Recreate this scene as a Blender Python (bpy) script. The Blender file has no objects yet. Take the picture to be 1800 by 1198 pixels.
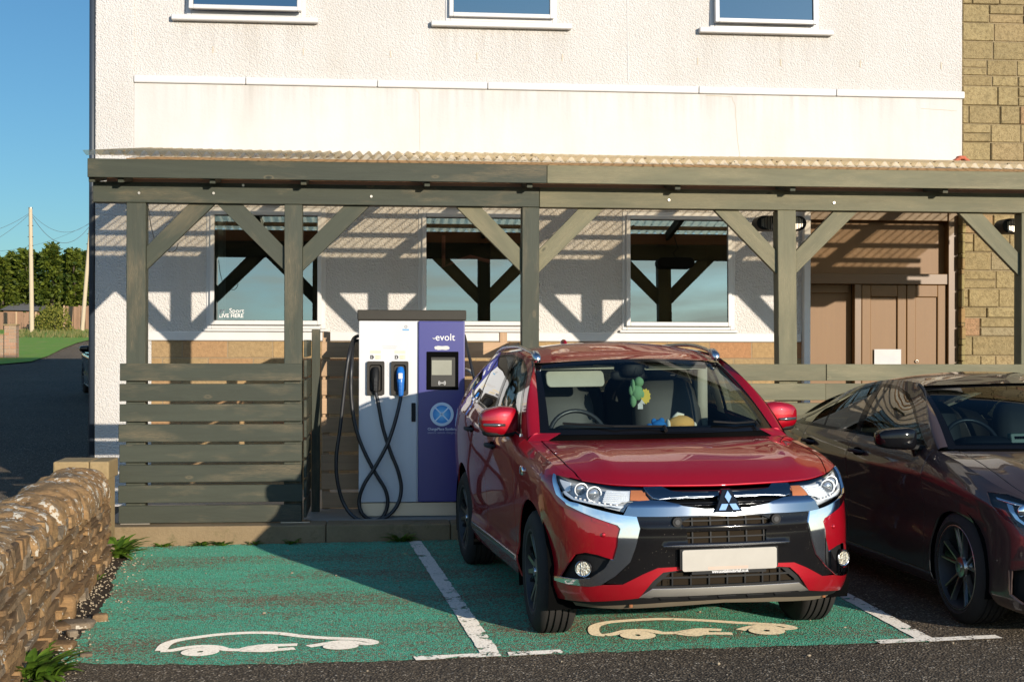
import bpy, bmesh, math, random
from mathutils import Vector, Matrix
from mathutils.geometry import delaunay_2d_cdt
random.seed(7)
SC=bpy.context.scene
COL=SC.collection
R=math.radians
# ---------------- camera numbers (also used to place flat things on the planes they stand on)
F=2470.0; HC=1.66; YH=600.0; PSI=R(5.5)
SP,CP=math.sin(PSI),math.cos(PSI)
def ray(u,v):
    a=(u-900)/F
    return Vector((a*CP+SP,-a*SP+CP,(YH-v)/F))
def at(u,v,Y):
    d=ray(u,v); k=Y/d.y
    return Vector((d.x*k,Y,HC+d.z*k))
def clamp(x,a,b): return a if x<a else b if x>b else x
def sstep(a,b,x):
    t=clamp((x-a)/(b-a),0,1); return t*t*(3-2*t)
def gz(x,y):
    t=0.011*(clamp(x,-4,7)-1.767)*(1-sstep(14,22,y))
    r=0.03*max(0,y-16) if y<150 else 0.03*134
    if y>13 and y<19: r=0.03*(y-13)**2/12
    return t+r
def gnd(u,v,dz=0.0):
    d=ray(u,v); z=0.0
    for _ in range(6):
        k=(z-HC)/d.z; z=gz(d.x*k,d.y*k)
    k=(z-HC)/d.z
    return Vector((d.x*k,d.y*k,z+dz))
OFF={}
def meta(o,label=None,cat=None,group=None,kind=None):
    if label: o['label']=label
    if cat: o['category']=cat
    if group: o['group']=group
    if kind: o['kind']=kind
    return o
def thing(name,label,cat,loc=(0,0,0),rot=(0,0,0),group=None,local=False):
    o=bpy.data.objects.new(name,None); COL.objects.link(o)
    o.empty_display_size=.1
    o.location=loc; o.rotation_euler=rot
    OFF[o.name]=Vector((0,0,0)) if local else Vector(loc)
    return meta(o,label,cat,group)
def link(name,me,mat,parent=None):
    o=bpy.data.objects.new(name,me); COL.objects.link(o)
    for m in (mat if isinstance(mat,(list,tuple)) else [mat]): me.materials.append(m)
    if parent is not None:
        o.parent=parent; off=OFF.get(parent.name,Vector((0,0,0))); OFF[o.name]=off
        if off.length>0: me.transform(Matrix.Translation(-off))
    else: OFF[o.name]=Vector((0,0,0))
    return o
class MB:
    def __init__(s): s.v=[];s.f=[];s.uv=[];s.mi=[];s.n={}
    def add(s,vs,fs,uvs=None,mi=0):
        b=len(s.v); s.v+= [tuple(p) for p in vs]
        for i,f in enumerate(fs):
            s.f.append([b+k for k in f]); s.mi.append(mi)
            s.uv.append(uvs[i] if uvs else None)
        return s
    def bar(s,p0,p1,w,d,up=(0,0,1),mi=0):
        """box along p0-p1, w across (side), d along up"""
        p0=Vector(p0);p1=Vector(p1);t=p1-p0;L=t.length;t=t/L
        up=Vector(up); sd=t.cross(up).normalized(); up=sd.cross(t).normalized()
        vs=[];ro=random.random()*40;rv=random.random()*40
        for k in (0,1):
            for a,b in ((-1,-1),(1,-1),(1,1),(-1,1)):
                vs.append(p0+t*(L*k)+sd*(a*w/2)+up*(b*d/2))
        fs=[(0,1,2,3),(7,6,5,4),(0,4,5,1),(1,5,6,2),(2,6,7,3),(3,7,4,0)]
        fs=[tuple(reversed(f)) for f in fs]
        pos=[(k*L,a*w/2,b*d/2) for k in (0,1) for a,b in ((-1,-1),(1,-1),(1,1),(-1,1))]
        uvs=[]
        for i,f in enumerate(fs):
            if i<2: uvs.append([(ro+pos[j][1]*.3+9,rv+pos[j][2]) for j in f])
            else:
                q=2 if i in (3,5) else 1
                uvs.append([(ro+pos[j][0],rv+pos[j][q]+i*.37) for j in f])
        return s.add(vs,fs,uvs,mi)
    def box(s,x0,x1,y0,y1,z0,z1,ax='x',mi=0):
        if ax=='x': return s.bar((x0,(y0+y1)/2,(z0+z1)/2),(x1,(y0+y1)/2,(z0+z1)/2),y1-y0,z1-z0,(0,0,1),mi)
        if ax=='y': return s.bar(((x0+x1)/2,y0,(z0+z1)/2),((x0+x1)/2,y1,(z0+z1)/2),x1-x0,z1-z0,(0,0,1),mi)
        return s.bar(((x0+x1)/2,(y0+y1)/2,z0),((x0+x1)/2,(y0+y1)/2,z1),x1-x0,y1-y0,(0,1,0),mi)
    def cyl(s,p0,p1,r,n=16,r2=None,cap=True,mi=0):
        p0=Vector(p0);p1=Vector(p1);t=(p1-p0).normalized()
        a=t.orthogonal().normalized();b=t.cross(a); r2=r if r2 is None else r2
        vs=[];fs=[]
        for p,rr in ((p0,r),(p1,r2)):
            for k in range(n):
                th=2*math.pi*k/n; vs.append(p+a*(rr*math.cos(th))+b*(rr*math.sin(th)))
        for k in range(n): fs.append((k,(k+1)%n,n+(k+1)%n,n+k))
        if cap: fs.append(tuple(reversed(range(n)))); fs.append(tuple(range(n,2*n)))
        return s.add(vs,fs,None,mi)
    def tube(s,pts,r,n=8,mi=0,closed=False):
        P=[Vector(p) for p in pts];m=len(P);vs=[];fs=[]
        up=None
        for i in range(m):
            t=(P[min(i+1,m-1)]-P[max(i-1,0)]).normalized()
            if up is None: up=t.orthogonal().normalized()
            up=(up-t*up.dot(t)).normalized(); b=t.cross(up)
            rr=r[i] if isinstance(r,(list,tuple)) else r
            for k in range(n):
                th=2*math.pi*k/n; vs.append(P[i]+up*(rr*math.cos(th))+b*(rr*math.sin(th)))
        for i in range(m-1):
            for k in range(n): fs.append((i*n+k,i*n+(k+1)%n,(i+1)*n+(k+1)%n,(i+1)*n+k))
        fs.append(tuple(reversed(range(n))));fs.append(tuple(range((m-1)*n,m*n)))
        return s.add(vs,fs,None,mi)
    def lathe(s,prof,o=(0,0,0),ax='x',n=48,mi=0):
        """prof: (along,r)"""
        vs=[];fs=[];m=len(prof)
        for k in range(n):
            th=2*math.pi*k/n;c,q=math.cos(th),math.sin(th)
            for a,r in prof:
                p={'x':(a,r*c,r*q),'y':(r*q,a,r*c),'z':(r*c,r*q,a)}[ax]
                vs.append((o[0]+p[0],o[1]+p[1],o[2]+p[2]))
        for k in range(n):
            for i in range(m-1):
                fs.append((k*m+i,k*m+i+1,((k+1)%n)*m+i+1,((k+1)%n)*m+i))
        return s.add(vs,fs,None,mi)
    def ell(s,c,r,nu=16,nv=10,e=1.0,mi=0,fn=None):
        """ellipsoid / superellipsoid (e<1 boxier)"""
        vs=[];fs=[];c=Vector(c)
        sg=lambda x,p: math.copysign(abs(x)**p,x)
        for j in range(nv+1):
            ph=-math.pi/2+math.pi*j/nv
            for i in range(nu):
                th=2*math.pi*i/nu
                p=Vector((r[0]*sg(math.cos(ph),e)*sg(math.cos(th),e),r[1]*sg(math.cos(ph),e)*sg(math.sin(th),e),r[2]*sg(math.sin(ph),e)))
                if fn: p=fn(p)
                vs.append(c+p)
        for j in range(nv):
            for i in range(nu): fs.append((j*nu+i,j*nu+(i+1)%nu,(j+1)*nu+(i+1)%nu,(j+1)*nu+i))
        return s.add(vs,fs,None,mi)
    def prism(s,poly,fr,depth,mi=0):
        """poly 2D ccw; fr: function (a,b,d)->xyz ; d=0 front, depth back"""
        n=len(poly)
        vs=[fr(a,b,0) for a,b in poly]+[fr(a,b,depth) for a,b in poly]
        fs=[tuple(range(n)),tuple(range(2*n-1,n-1,-1))]
        for k in range(n): fs.append((k,n+k,n+(k+1)%n,(k+1)%n))
        return s.add(vs,fs,None,mi)
    def grid(s,fn,nu,nv,mi=0,uv=False):
        vs=[];fs=[];us=[]
        for j in range(nv+1):
            for i in range(nu+1): vs.append(fn(i/nu,j/nv))
        for j in range(nv):
            for i in range(nu):
                a=j*(nu+1)+i; fs.append((a,a+1,a+nu+2,a+nu+1))
                us.append([(i/nu,j/nv),((i+1)/nu,j/nv),((i+1)/nu,(j+1)/nv),(i/nu,(j+1)/nv)])
        return s.add(vs,fs,us if uv else None,mi)
    def panel(s,S,outer,holes=(),step=.04,off=0.0,rim=0.0,flip=False,mi=0,sub=True):
        """trimmed patch of the surface S(a,b): exact outlines, analytic normals, edges rolled in by rim"""
        def dens(p):
            q=[];n=len(p)
            for i in range(n):
                a,b=p[i],p[(i+1)%n];L=math.dist(a,b);k=max(1,int(math.ceil(L/step))) if sub else 1
                for j in range(k): q.append((a[0]+(b[0]-a[0])*j/k,a[1]+(b[1]-a[1])*j/k))
            return q
        def inside(p,x,y):
            c=False;n=len(p);j=n-1
            for i in range(n):
                if (p[i][1]>y)!=(p[j][1]>y) and x<(p[j][0]-p[i][0])*(y-p[i][1])/(p[j][1]-p[i][1])+p[i][0]: c=not c
                j=i
            return c
        loops=[dens(outer)]+[dens(h) for h in holes]
        pts=[];edges=[]
        for lp in loops:
            b=len(pts);pts+=lp;edges+=[(b+i,b+(i+1)%len(lp)) for i in range(len(lp))]
        bx=[p[0] for p in loops[0]];by=[p[1] for p in loops[0]]
        seg=[(pts[a],pts[b]) for a,b in edges]
        cell={}
        for p in pts: cell.setdefault((int(p[0]//step),int(p[1]//step)),[]).append(p)
        x=min(bx)+step*.5;row=0
        y=min(by)+step*.5
        while y<max(by):
            x=min(bx)+step*(.5 if row%2 else .25)
            while x<max(bx):
                if inside(loops[0],x,y) and not any(inside(h,x,y) for h in loops[1:]):
                    ci,cj=int(x//step),int(y//step);ok=True
                    for di in (-1,0,1):
                        for dj in (-1,0,1):
                            for q in cell.get((ci+di,cj+dj),()):
                                if abs(q[0]-x)+abs(q[1]-y)<step*.5: ok=False
                    if ok: pts.append((x,y))
                x+=step
            y+=step;row+=1
        r=delaunay_2d_cdt([Vector(p) for p in pts],edges,[],0,1e-6)
        V=r[0];T=[]
        for t in r[2]:
            cx=sum(V[k][0] for k in t)/len(t);cy=sum(V[k][1] for k in t)/len(t)
            if inside(loops[0],cx,cy) and not any(inside(h,cx,cy) for h in loops[1:]): T.append(t)
        e=1e-3;P=[];N=[]
        for v in V:
            a,b=v[0],v[1]
            p=Vector(S(a,b))
            n=(Vector(S(a+e,b))-Vector(S(a-e,b))).cross(Vector(S(a,b+e))-Vector(S(a,b-e)))
            n=n.normalized() if n.length>1e-12 else Vector((0,0,1))
            P.append(p);N.append(n)
        if flip: N=[-n for n in N]
        b0=len(s.v)
        for p,n in zip(P,N): s.v.append(tuple(p+n*off)); s.n[len(s.v)-1]=n
        cnt={}
        for t in T:
            f=list(t)
            # ccw check in parameter space
            a,b,c=V[f[0]],V[f[1]],V[f[2]]
            if ((b[0]-a[0])*(c[1]-a[1])-(b[1]-a[1])*(c[0]-a[0])<0)!=flip: f.reverse()
            s.f.append([b0+k for k in f]);s.mi.append(mi);s.uv.append(None)
            for i in range(len(f)):
                k=(f[i],f[(i+1)%len(f)]);cnt[k]=1
        if rim:
            for (i,j) in list(cnt):
                if (j,i) in cnt: continue
                pi,pj=P[i]+N[i]*off,P[j]+N[j]*off
                en=(pj-pi).cross(N[i]).normalized()
                b1=len(s.v)
                for q,nn in ((pi,(en*.6+N[i]).normalized()),(pj,(en*.6+N[j]).normalized()),(pj-N[j]*rim,en),(pi-N[i]*rim,en)):
                    s.v.append(tuple(q));s.n[len(s.v)-1]=nn
                s.f.append([b1+1,b1,b1+3,b1+2]);s.mi.append(mi);s.uv.append(None)
        return s
    def build(s,name,mat,parent=None,smooth=False,bevel=0,seg=1,auto=None,sub=0):
        me=bpy.data.meshes.new(name)
        me.from_pydata(s.v,[],s.f)
        if any(u for u in s.uv):
            ul=me.uv_layers.new(name='UVMap')
            for p,u in zip(me.polygons,s.uv):
                if u:
                    for li,q in zip(p.loop_indices,u): ul.data[li].uv=q
        if any(s.mi):
            for p,m in zip(me.polygons,s.mi): p.material_index=m
        if s.n:
            me.polygons.foreach_set('use_smooth',[True]*len(me.polygons))
            me.update()
            nn=[(0,0,0)]*len(s.v)
            for k,n in s.n.items(): nn[k]=tuple(n)
            me.normals_split_custom_set_from_vertices(nn)
        elif smooth:
            me.polygons.foreach_set('use_smooth',[True]*len(me.polygons))
            if auto:
                bm=bmesh.new();bm.from_mesh(me)
                for e in bm.edges:
                    if len(e.link_faces)==2 and e.calc_face_angle(0)>R(auto): e.smooth=False
                bm.to_mesh(me);bm.free()
        me.update()
        o=link(name,me,mat,parent)
        if bevel:
            m=o.modifiers.new('bevel','BEVEL');m.width=bevel;m.segments=seg;m.limit_method='ANGLE';m.angle_limit=R(40)
        if sub:
            m=o.modifiers.new('sub','SUBSURF');m.levels=sub;m.render_levels=sub
        return o
def text_mesh(name,txt,size,mat,parent,fr,align='CENTER',ext=.0008,bold=0.0,sx=1.0):
    """fr(a,b,d): places the flat lettering"""
    cu=bpy.data.curves.new('t','FONT');cu.body=txt;cu.size=size;cu.align_x=align;cu.extrude=ext;cu.offset=bold;cu.resolution_u=3
    o=bpy.data.objects.new('t',cu);COL.objects.link(o)
    dg=bpy.context.evaluated_depsgraph_get();dg.update()
    me=bpy.data.meshes.new_from_object(o.evaluated_get(dg));bpy.data.objects.remove(o)
    for v in me.vertices: v.co=Vector(fr(v.co.x*sx,v.co.y,-v.co.z))
    me.name=name;me.materials.clear()
    return link(name,me,mat,parent)
# ---------------- materials
def _n(nt,t,**k):
    n=nt.nodes.new(t)
    for a,b in k.items(): setattr(n,a,b)
    return n
class Mat:
    def __init__(s,name):
        s.m=bpy.data.materials.new(name);s.m.use_nodes=True;s.t=s.m.node_tree;s.t.nodes.clear()
        s.out=_n(s.t,'ShaderNodeOutputMaterial')
    def n(s,t,**k): return _n(s.t,t,**k)
    def l(s,a,b): s.t.links.new(a,b)
    def val(s,sock,v):
        if hasattr(v,'node'): s.l(v,sock)
        else: sock.default_value=v
    def pr(s,col=(.5,.5,.5),rough=.5,**k):
        p=s.n('ShaderNodeBsdfPrincipled')
        s.val(p.inputs['Base Color'],(*col,1) if isinstance(col,(tuple,list)) and len(col)==3 else col)
        s.val(p.inputs['Roughness'],rough)
        for a,b in k.items(): s.val(p.inputs[a.replace('_',' ')],b)
        return p
    def coord(s,kind='Object',scale=(1,1,1),rot=(0,0,0)):
        c=s.n('ShaderNodeTexCoord');m=s.n('ShaderNodeMapping');m.inputs['Scale'].default_value=scale;m.inputs['Rotation'].default_value=rot
        s.l(c.outputs[kind],m.inputs[0]);return m.outputs[0]
    def noise(s,vec,scale=5,detail=4,rough=.6,dist=0,out='Fac'):
        x=s.n('ShaderNodeTexNoise');x.inputs['Scale'].default_value=scale;x.inputs['Detail'].default_value=detail;x.inputs['Roughness'].default_value=rough;x.inputs['Distortion'].default_value=dist
        s.l(vec,x.inputs['Vector']);return x.outputs[out]
    def vor(s,vec,scale=5,feature='F1',out='Distance',rand=1):
        x=s.n('ShaderNodeTexVoronoi',feature=feature);x.inputs['Scale'].default_value=scale;x.inputs['Randomness'].default_value=rand
        s.l(vec,x.inputs['Vector']);return x.outputs[out]
    def ramp(s,fac,stops,interp='LINEAR'):
        x=s.n('ShaderNodeValToRGB');x.color_ramp.interpolation=interp
        e=x.color_ramp.elements
        while len(e)<len(stops): e.new(.5)
        for q,(p,c) in zip(e,stops):
            q.position=p;q.color=(*c,1) if isinstance(c,(tuple,list)) else (c,c,c,1)
        s.l(fac,x.inputs[0]);return x.outputs[0]
    def mix(s,f,a,b,mode='MIX'):
        x=s.n('ShaderNodeMix',data_type='RGBA',blend_type=mode)
        s.val(x.inputs['Factor'],f)
        for i,v in ((6,a),(7,b)):
            s.val(x.inputs[i],(*v,1) if isinstance(v,(tuple,list)) and len(v)==3 else v)
        return x.outputs[2]
    def math(s,op,a,b=0.0,c=None):
        x=s.n('ShaderNodeMath',operation=op);s.val(x.inputs[0],a);s.val(x.inputs[1],b)
        if c is not None: s.val(x.inputs[2],c)
        return x.outputs[0]
    def bump(s,h,strength=.5,dist=.01,prev=None):
        x=s.n('ShaderNodeBump');x.inputs['Strength'].default_value=strength;x.inputs['Distance'].default_value=dist
        s.l(h,x.inputs['Height'])
        if prev: s.l(prev,x.inputs['Normal'])
        return x.outputs[0]
    def mixsh(s,f,a,b):
        x=s.n('ShaderNodeMixShader');s.val(x.inputs[0],f);s.l(a,x.inputs[1]);s.l(b,x.inputs[2]);return x.outputs[0]
    def fin(s,sh): s.l(sh.outputs[0] if hasattr(sh,'outputs') else sh,s.out.inputs[0]);return s.m
def plain(name,col,rough=.5,**k):
    M=Mat(name)
    v=M.coord();n=M.noise(v,9,4)
    c=M.mix(n,tuple(x*.86 for x in col),tuple(min(1,x*1.1) for x in col))
    return M.fin(M.pr(c,rough,**k))
def wood(name,base,worn,wornamt=.55,rough=.7,light=.5):
    M=Mat(name)
    v=M.coord('UV',(1,1,1))
    g=M.noise(M.coord('UV',(2.2,60,60)),1.0,5,.65,.6)
    g2=M.noise(M.coord('UV',(.9,9,9)),1.0,3,.6,1.6)
    rings=M.n('ShaderNodeTexWave',wave_type='BANDS',bands_direction='Y');rings.inputs['Scale'].default_value=11;rings.inputs['Distortion'].default_value=7;rings.inputs['Detail'].default_value=2.5;rings.inputs['Detail Scale'].default_value=.9
    M.l(M.coord('UV',(.8,4.2,4.2)),rings.inputs['Vector'])
    blot=M.noise(M.coord('UV',(1.4,5,5)),1.0,4,.6)
    knot=M.vor(M.coord('UV',(2.4,5.2,5.2)),1.0)
    c=M.mix(g,tuple(x*.78 for x in base),tuple(x*1.2 for x in base))
    c=M.mix(M.ramp(g2,[(.35,0),(.7,1)]),c,tuple(x*1.22 for x in base))
    wm=M.math('MULTIPLY',M.ramp(rings.outputs[1],[(.78,0),(.97,1)]),M.ramp(blot,[(wornamt,0),(wornamt+.16,1)]))
    wm=M.math('MULTIPLY',wm,light*1.1)
    c=M.mix(wm,c,worn)
    sp=M.math('MULTIPLY',M.ramp(g,[(.62,0),(.75,1)]),M.ramp(blot,[(wornamt-.02,0),(wornamt+.2,1)]))
    c=M.mix(M.math('MULTIPLY',sp,light),c,worn)
    kn=M.ramp(knot,[(.025,1),(.075,0)]);ring=M.ramp(knot,[(.06,0),(.085,1),(.12,0)])
    tn=M.noise(M.coord('UV',(.02,.17,.17)),1.0,2,.5)
    c=M.mix(M.ramp(tn,[(.3,.5),(.5,0)]),c,tuple(x*.62 for x in base));c=M.mix(M.ramp(tn,[(.52,0),(.72,.5)]),c,tuple(x*1.4 for x in base))
    c=M.mix(M.math('MULTIPLY',M.math('MULTIPLY',ring,g),.5*light),c,worn)
    c=M.mix(M.math('MULTIPLY',kn,.75),c,tuple(x*.4 for x in base))
    h=M.math('ADD',M.math('MULTIPLY',g,.6),M.math('MULTIPLY',rings.outputs[1],.4))
    h=M.math('ADD',h,M.math('MULTIPLY',kn,-.6))
    return M.fin(M.pr(c,rough,Normal=M.bump(h,.35,.004),Specular_IOR_Level=.3))
wood_green=wood('painted_wood_green',(.040,.044,.030),(.34,.24,.13),.52,.60,.7)
wood_grey=wood('weathered_painted_wood',(.118,.111,.066),(.38,.30,.17),.46,.64,.6)
wood_raw=wood('raw_larch_board',(.38,.25,.15),(.5,.35,.22),.5,.75,.5)
wood_red=wood('reddish_batten',(.20,.095,.05),(.3,.17,.09),.5,.75,.5)
wood_old=wood('old_fence_wood',(.24,.14,.085),(.34,.22,.14),.5,.8,.5)
pole_wood=wood('pole_wood',(.42,.33,.23),(.5,.42,.3),.5,.8,.5)
# roughcast
def roughcast():
    M=Mat('white_roughcast')
    v=M.coord()
    b=M.noise(v,45,5,.72);b2=M.vor(v,62);d=M.noise(v,.8,5,.6);st=M.noise(M.coord('Object',(2.5,2.5,.22)),1.0,5,.6)
    c=M.mix(M.ramp(d,[(.35,0),(.75,1)]),(.57,.545,.52),(.52,.49,.455))
    c=M.mix(M.math('MULTIPLY',M.ramp(st,[(.46,0),(.75,1)]),.34),c,(.48,.43,.37))
    c=M.mix(M.math('MULTIPLY',M.ramp(b2,[(.0,1),(.25,0)]),.12),c,(.46,.43,.4))
    h=M.math('ADD',b,M.math('MULTIPLY',b2,-.8))
    return M.fin(M.pr(c,.9,Normal=M.bump(h,.9,.012),Specular_IOR_Level=.15))
m_rough=roughcast()
def render_smooth():
    M=Mat('white_painted_render');v=M.coord()
    d=M.noise(v,1.1,5,.6);b=M.noise(v,38,4,.6);f=M.noise(M.coord('Object',(1.5,1.5,.3)),1.2,5,.65)
    c=M.mix(M.ramp(d,[(.4,0),(.75,1)]),(.545,.53,.51),(.50,.48,.455))
    c=M.mix(M.math('MULTIPLY',M.ramp(f,[(.48,0),(.8,1)]),.45),c,(.44,.39,.33))
    return M.fin(M.pr(c,.85,Normal=M.bump(b,.35,.006),Specular_IOR_Level=.2))
m_render=render_smooth()
def white_trim(name='white_trim',col=(.57,.55,.53),rough=.45):
    M=Mat(name);v=M.coord();d=M.noise(v,3,5,.65);dirt=M.noise(M.coord('Object',(3,3,.5)),3,4,.6)
    c=M.mix(M.ramp(d,[(.4,0),(.8,1)]),col,tuple(x*.9 for x in col))
    c=M.mix(M.math('MULTIPLY',M.ramp(dirt,[(.6,0),(.8,1)]),.2),c,(.42,.36,.29))
    return M.fin(M.pr(c,rough))
m_trim=white_trim();m_upvc=white_trim('white_window_plastic',(.57,.555,.54),.3)
def masonry(name,bw,bh,cols,mortar,offz=0,scale_var=1.0,msize=.012,rough=.9):
    M=Mat(name)
    c=M.n('ShaderNodeTexCoord');x=M.n('ShaderNodeSeparateXYZ');M.l(c.outputs['Object'],x.inputs[0])
    cm=M.n('ShaderNodeCombineXYZ');M.l(M.math('ADD',x.outputs[0],x.outputs[1]),cm.inputs[0]);M.l(M.math('ADD',x.outputs[2],offz),cm.inputs[1])
    wob=M.noise(c.outputs['Object'],6,3,.6,out='Color')
    va=M.n('ShaderNodeVectorMath',operation='MULTIPLY_ADD');M.l(wob,va.inputs[0]);va.inputs[1].default_value=(.012,.012,0);M.l(cm.outputs[0],va.inputs[2])
    b=M.n('ShaderNodeTexBrick');b.offset=.43;b.offset_frequency=2;b.squash=scale_var;b.squash_frequency=3
    b.inputs['Scale'].default_value=1;b.inputs['Brick Width'].default_value=bw;b.inputs['Row Height'].default_value=bh;b.inputs['Mortar Size'].default_value=msize*.5;b.inputs['Mortar Smooth'].default_value=.3;b.inputs['Bias'].default_value=0
    b.inputs['Color1'].default_value=(0,0,0,1);b.inputs['Color2'].default_value=(1,1,1,1);b.inputs['Mortar'].default_value=(.5,.5,.5,1)
    M.l(va.outputs[0],b.inputs['Vector'])
    col=M.ramp(b.outputs['Color'],[(i/(len(cols)-1),q) for i,q in enumerate(cols)])
    n1=M.noise(c.outputs['Object'],26,5,.7);n2=M.noise(c.outputs['Object'],90,3,.6)
    col=M.mix(M.ramp(n1,[(.3,0),(.7,1)]),M.mix(.35,col,(.05,.035,.02)),col)
    col=M.mix(M.math('MULTIPLY',M.ramp(n2,[(.6,0),(.72,1)]),.5),col,(.06,.045,.03))
    col=M.mix(b.outputs['Fac'],col,mortar)
    h=M.math('ADD',M.math('MULTIPLY',b.outputs['Fac'],-1.0),M.math('MULTIPLY',n1,.55))
    return M.fin(M.pr(col,rough,Normal=M.bump(h,.8,.014),Specular_IOR_Level=.2))
m_brick=masonry('tan_base_block',.46,.215,[(.36,.23,.11),(.39,.26,.125),(.34,.235,.12),(.40,.19,.09)],(.28,.21,.13),.02)
m_stone=masonry('ochre_wall_stone',.30,.175,[(.30,.24,.10),(.25,.2,.09),(.33,.26,.11),(.28,.225,.10),(.34,.21,.09),(.235,.195,.095)],(.14,.11,.055),.05,.66,.012)
def ashlar():
    M=Mat('ashlar_block');v=M.coord();at_=M.n('ShaderNodeAttribute',attribute_name='tone')
    c=M.ramp(at_.outputs['Fac'],[(0,(.285,.215,.108)),(.3,(.315,.24,.12)),(.6,(.35,.27,.135)),(.86,(.33,.24,.125)),(.93,(.38,.21,.115)),(1,(.30,.24,.14))])
    n=M.noise(v,22,5,.75);n2=M.noise(v,75,3,.6);n3=M.noise(v,3,4,.6)
    c=M.mix(M.ramp(n,[(.35,.55),(.55,0)]),c,(.10,.07,.03));c=M.mix(M.ramp(n3,[(.4,0),(.75,.35)]),c,(.17,.14,.08))
    c=M.mix(M.ramp(n2,[(.58,0),(.68,.55)]),c,(.07,.05,.025))
    return M.fin(M.pr(c,.92,Normal=M.bump(M.math('ADD',n,M.math('MULTIPLY',n2,.5)),.9,.016),Specular_IOR_Level=.15))
m_ashlar=ashlar();m_mortar=plain('dark_mortar',(.26,.20,.115),.95)
m_pier=masonry('pier_brick',.3,.115,[(.42,.22,.13),(.36,.26,.17),(.45,.25,.16)],(.4,.33,.26),0)
# ground
def asphalt():
    M=Mat('asphalt');v=M.coord()
    a=M.vor(v,70);a2=M.noise(v,120,3,.7);big=M.noise(v,.35,5,.6);mid=M.noise(v,3,5,.6)
    ag=M.vor(v,55,out='Color')
    sx=M.n('ShaderNodeSeparateColor');M.l(ag,sx.inputs[0])
    stone=M.ramp(sx.outputs[0],[(0,(.075,.06,.043)),(.5,(.18,.143,.098)),(.84,(.31,.24,.16)),(.97,(.62,.53,.41))])
    c=M.mix(M.ramp(a,[(.25,0),(.55,1)]),stone,(.04,.031,.022))
    c=M.mix(M.ramp(big,[(.4,0),(.7,1)]),c,M.mix(.4,c,(.17,.125,.08)))
    c=M.mix(M.ramp(mid,[(.55,0),(.75,.5)]),c,(.07,.055,.04))
    h=M.math('ADD',M.math('MULTIPLY',a,-1),M.math('MULTIPLY',a2,.5))
    return M.fin(M.pr(c,.85,Normal=M.bump(h,1.0,.018),Specular_IOR_Level=.25,Diffuse_Roughness=1.0))
m_asph=asphalt()
def greenpaint():
    M=Mat('green_bay_paint');v=M.coord()
    a=M.vor(v,95);a2=M.noise(v,150,3,.7);big=M.noise(M.coord('Object',(.55,1.7,1)),1.0,6,.66);mid=M.noise(M.coord('Object',(1,2.2,1)),3.2,5,.7)
    ag=M.vor(v,95,out='Color');sx=M.n('ShaderNodeSeparateColor');M.l(ag,sx.inputs[0])
    g=M.mix(M.ramp(mid,[(.3,0),(.7,1)]),(.105,.47,.29),(.16,.66,.43))
    g=M.mix(sx.outputs[1],M.mix(.25,g,(.03,.14,.07)),g)
    wear=M.math('ADD',M.math('MULTIPLY',M.ramp(big,[(.39,0),(.66,1)]),.74),M.math('MULTIPLY',M.ramp(mid,[(.4,0),(.75,1)]),.22))
    thr=M.math('ADD',sx.outputs[0],M.math('MULTIPLY',a,.25))
    m=M.math('GREATER_THAN',M.math('ADD',wear,.10),thr)
    c=M.mix(m,g,M.mix(sx.outputs[2],(.16,.115,.07),(.32,.24,.145)))
    c=M.mix(M.ramp(a,[(.42,0),(.72,.6)]),c,(.03,.05,.03))
    gl=M.math('GREATER_THAN',sx.outputs[2],.985)
    c=M.mix(gl,c,(.42,.36,.27))
    h=M.math('ADD',M.math('MULTIPLY',a,-1),M.math('MULTIPLY',a2,.5))
    p=M.pr(c,.75,Normal=M.bump(h,1.0,.016),Specular_IOR_Level=.3,Diffuse_Roughness=1.0)
    return M.fin(p)
m_green=greenpaint()
def linepaint(name,wear=.5,col=(.60,.555,.485)):
    M=Mat(name);v=M.coord()
    n=M.noise(v,6,6,.72);a=M.vor(v,66);nn=M.noise(v,45,3,.6)
    w=M.math('ADD',M.math('MULTIPLY',n,.75),M.math('MULTIPLY',nn,.25))
    m=M.math('GREATER_THAN',w,wear)
    c=M.mix(nn,tuple(x*.75 for x in col),col)
    c=M.mix(M.ramp(a,[(.6,0),(.85,.5)]),c,(.2,.17,.14))
    p=M.pr(c,.7,Normal=M.bump(M.math('MULTIPLY',a,-1),.35,.004),Diffuse_Roughness=1.0)
    t=M.n('ShaderNodeBsdfTransparent')
    M.m.use_transparency_overlap=False if hasattr(M.m,'use_transparency_overlap') else False
    return M.fin(M.mixsh(m,p.outputs[0],t.outputs[0]))
m_line=linepaint('worn_white_line_paint',.55);m_sym=linepaint('white_symbol_paint',.66,(.60,.55,.47));m_sym2=linepaint('cream_symbol_paint',.64,(.62,.51,.34))
def grass():
    M=Mat('verge_grass');v=M.coord();n=M.noise(v,1.2,5,.7);n2=M.noise(v,14,4,.7)
    c=M.mix(n2,(.11,.24,.012),(.24,.42,.03));c=M.mix(M.ramp(n,[(.5,0),(.75,1)]),c,(.34,.33,.07))
    return M.fin(M.pr(c,.9,Normal=M.bump(n2,.9,.05)))
m_grass=grass()
def concrete(name,c1,c2,moss=None):
    M=Mat(name);v=M.coord();n=M.noise(v,2.2,6,.65);n2=M.noise(v,40,4,.7)
    c=M.mix(M.ramp(n,[(.3,0),(.7,1)]),c1,c2);c=M.mix(M.math('MULTIPLY',n2,.5),c,tuple(x*.5 for x in c1))
    if moss: c=M.mix(M.ramp(M.noise(v,5,5,.7),[(.55,0),(.7,.8)]),c,moss)
    return M.fin(M.pr(c,.9,Normal=M.bump(n2,.7,.008),Specular_IOR_Level=.2))
m_kerb=concrete('kerb_concrete',(.22,.16,.09),(.30,.22,.125),(.12,.105,.05))
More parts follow.
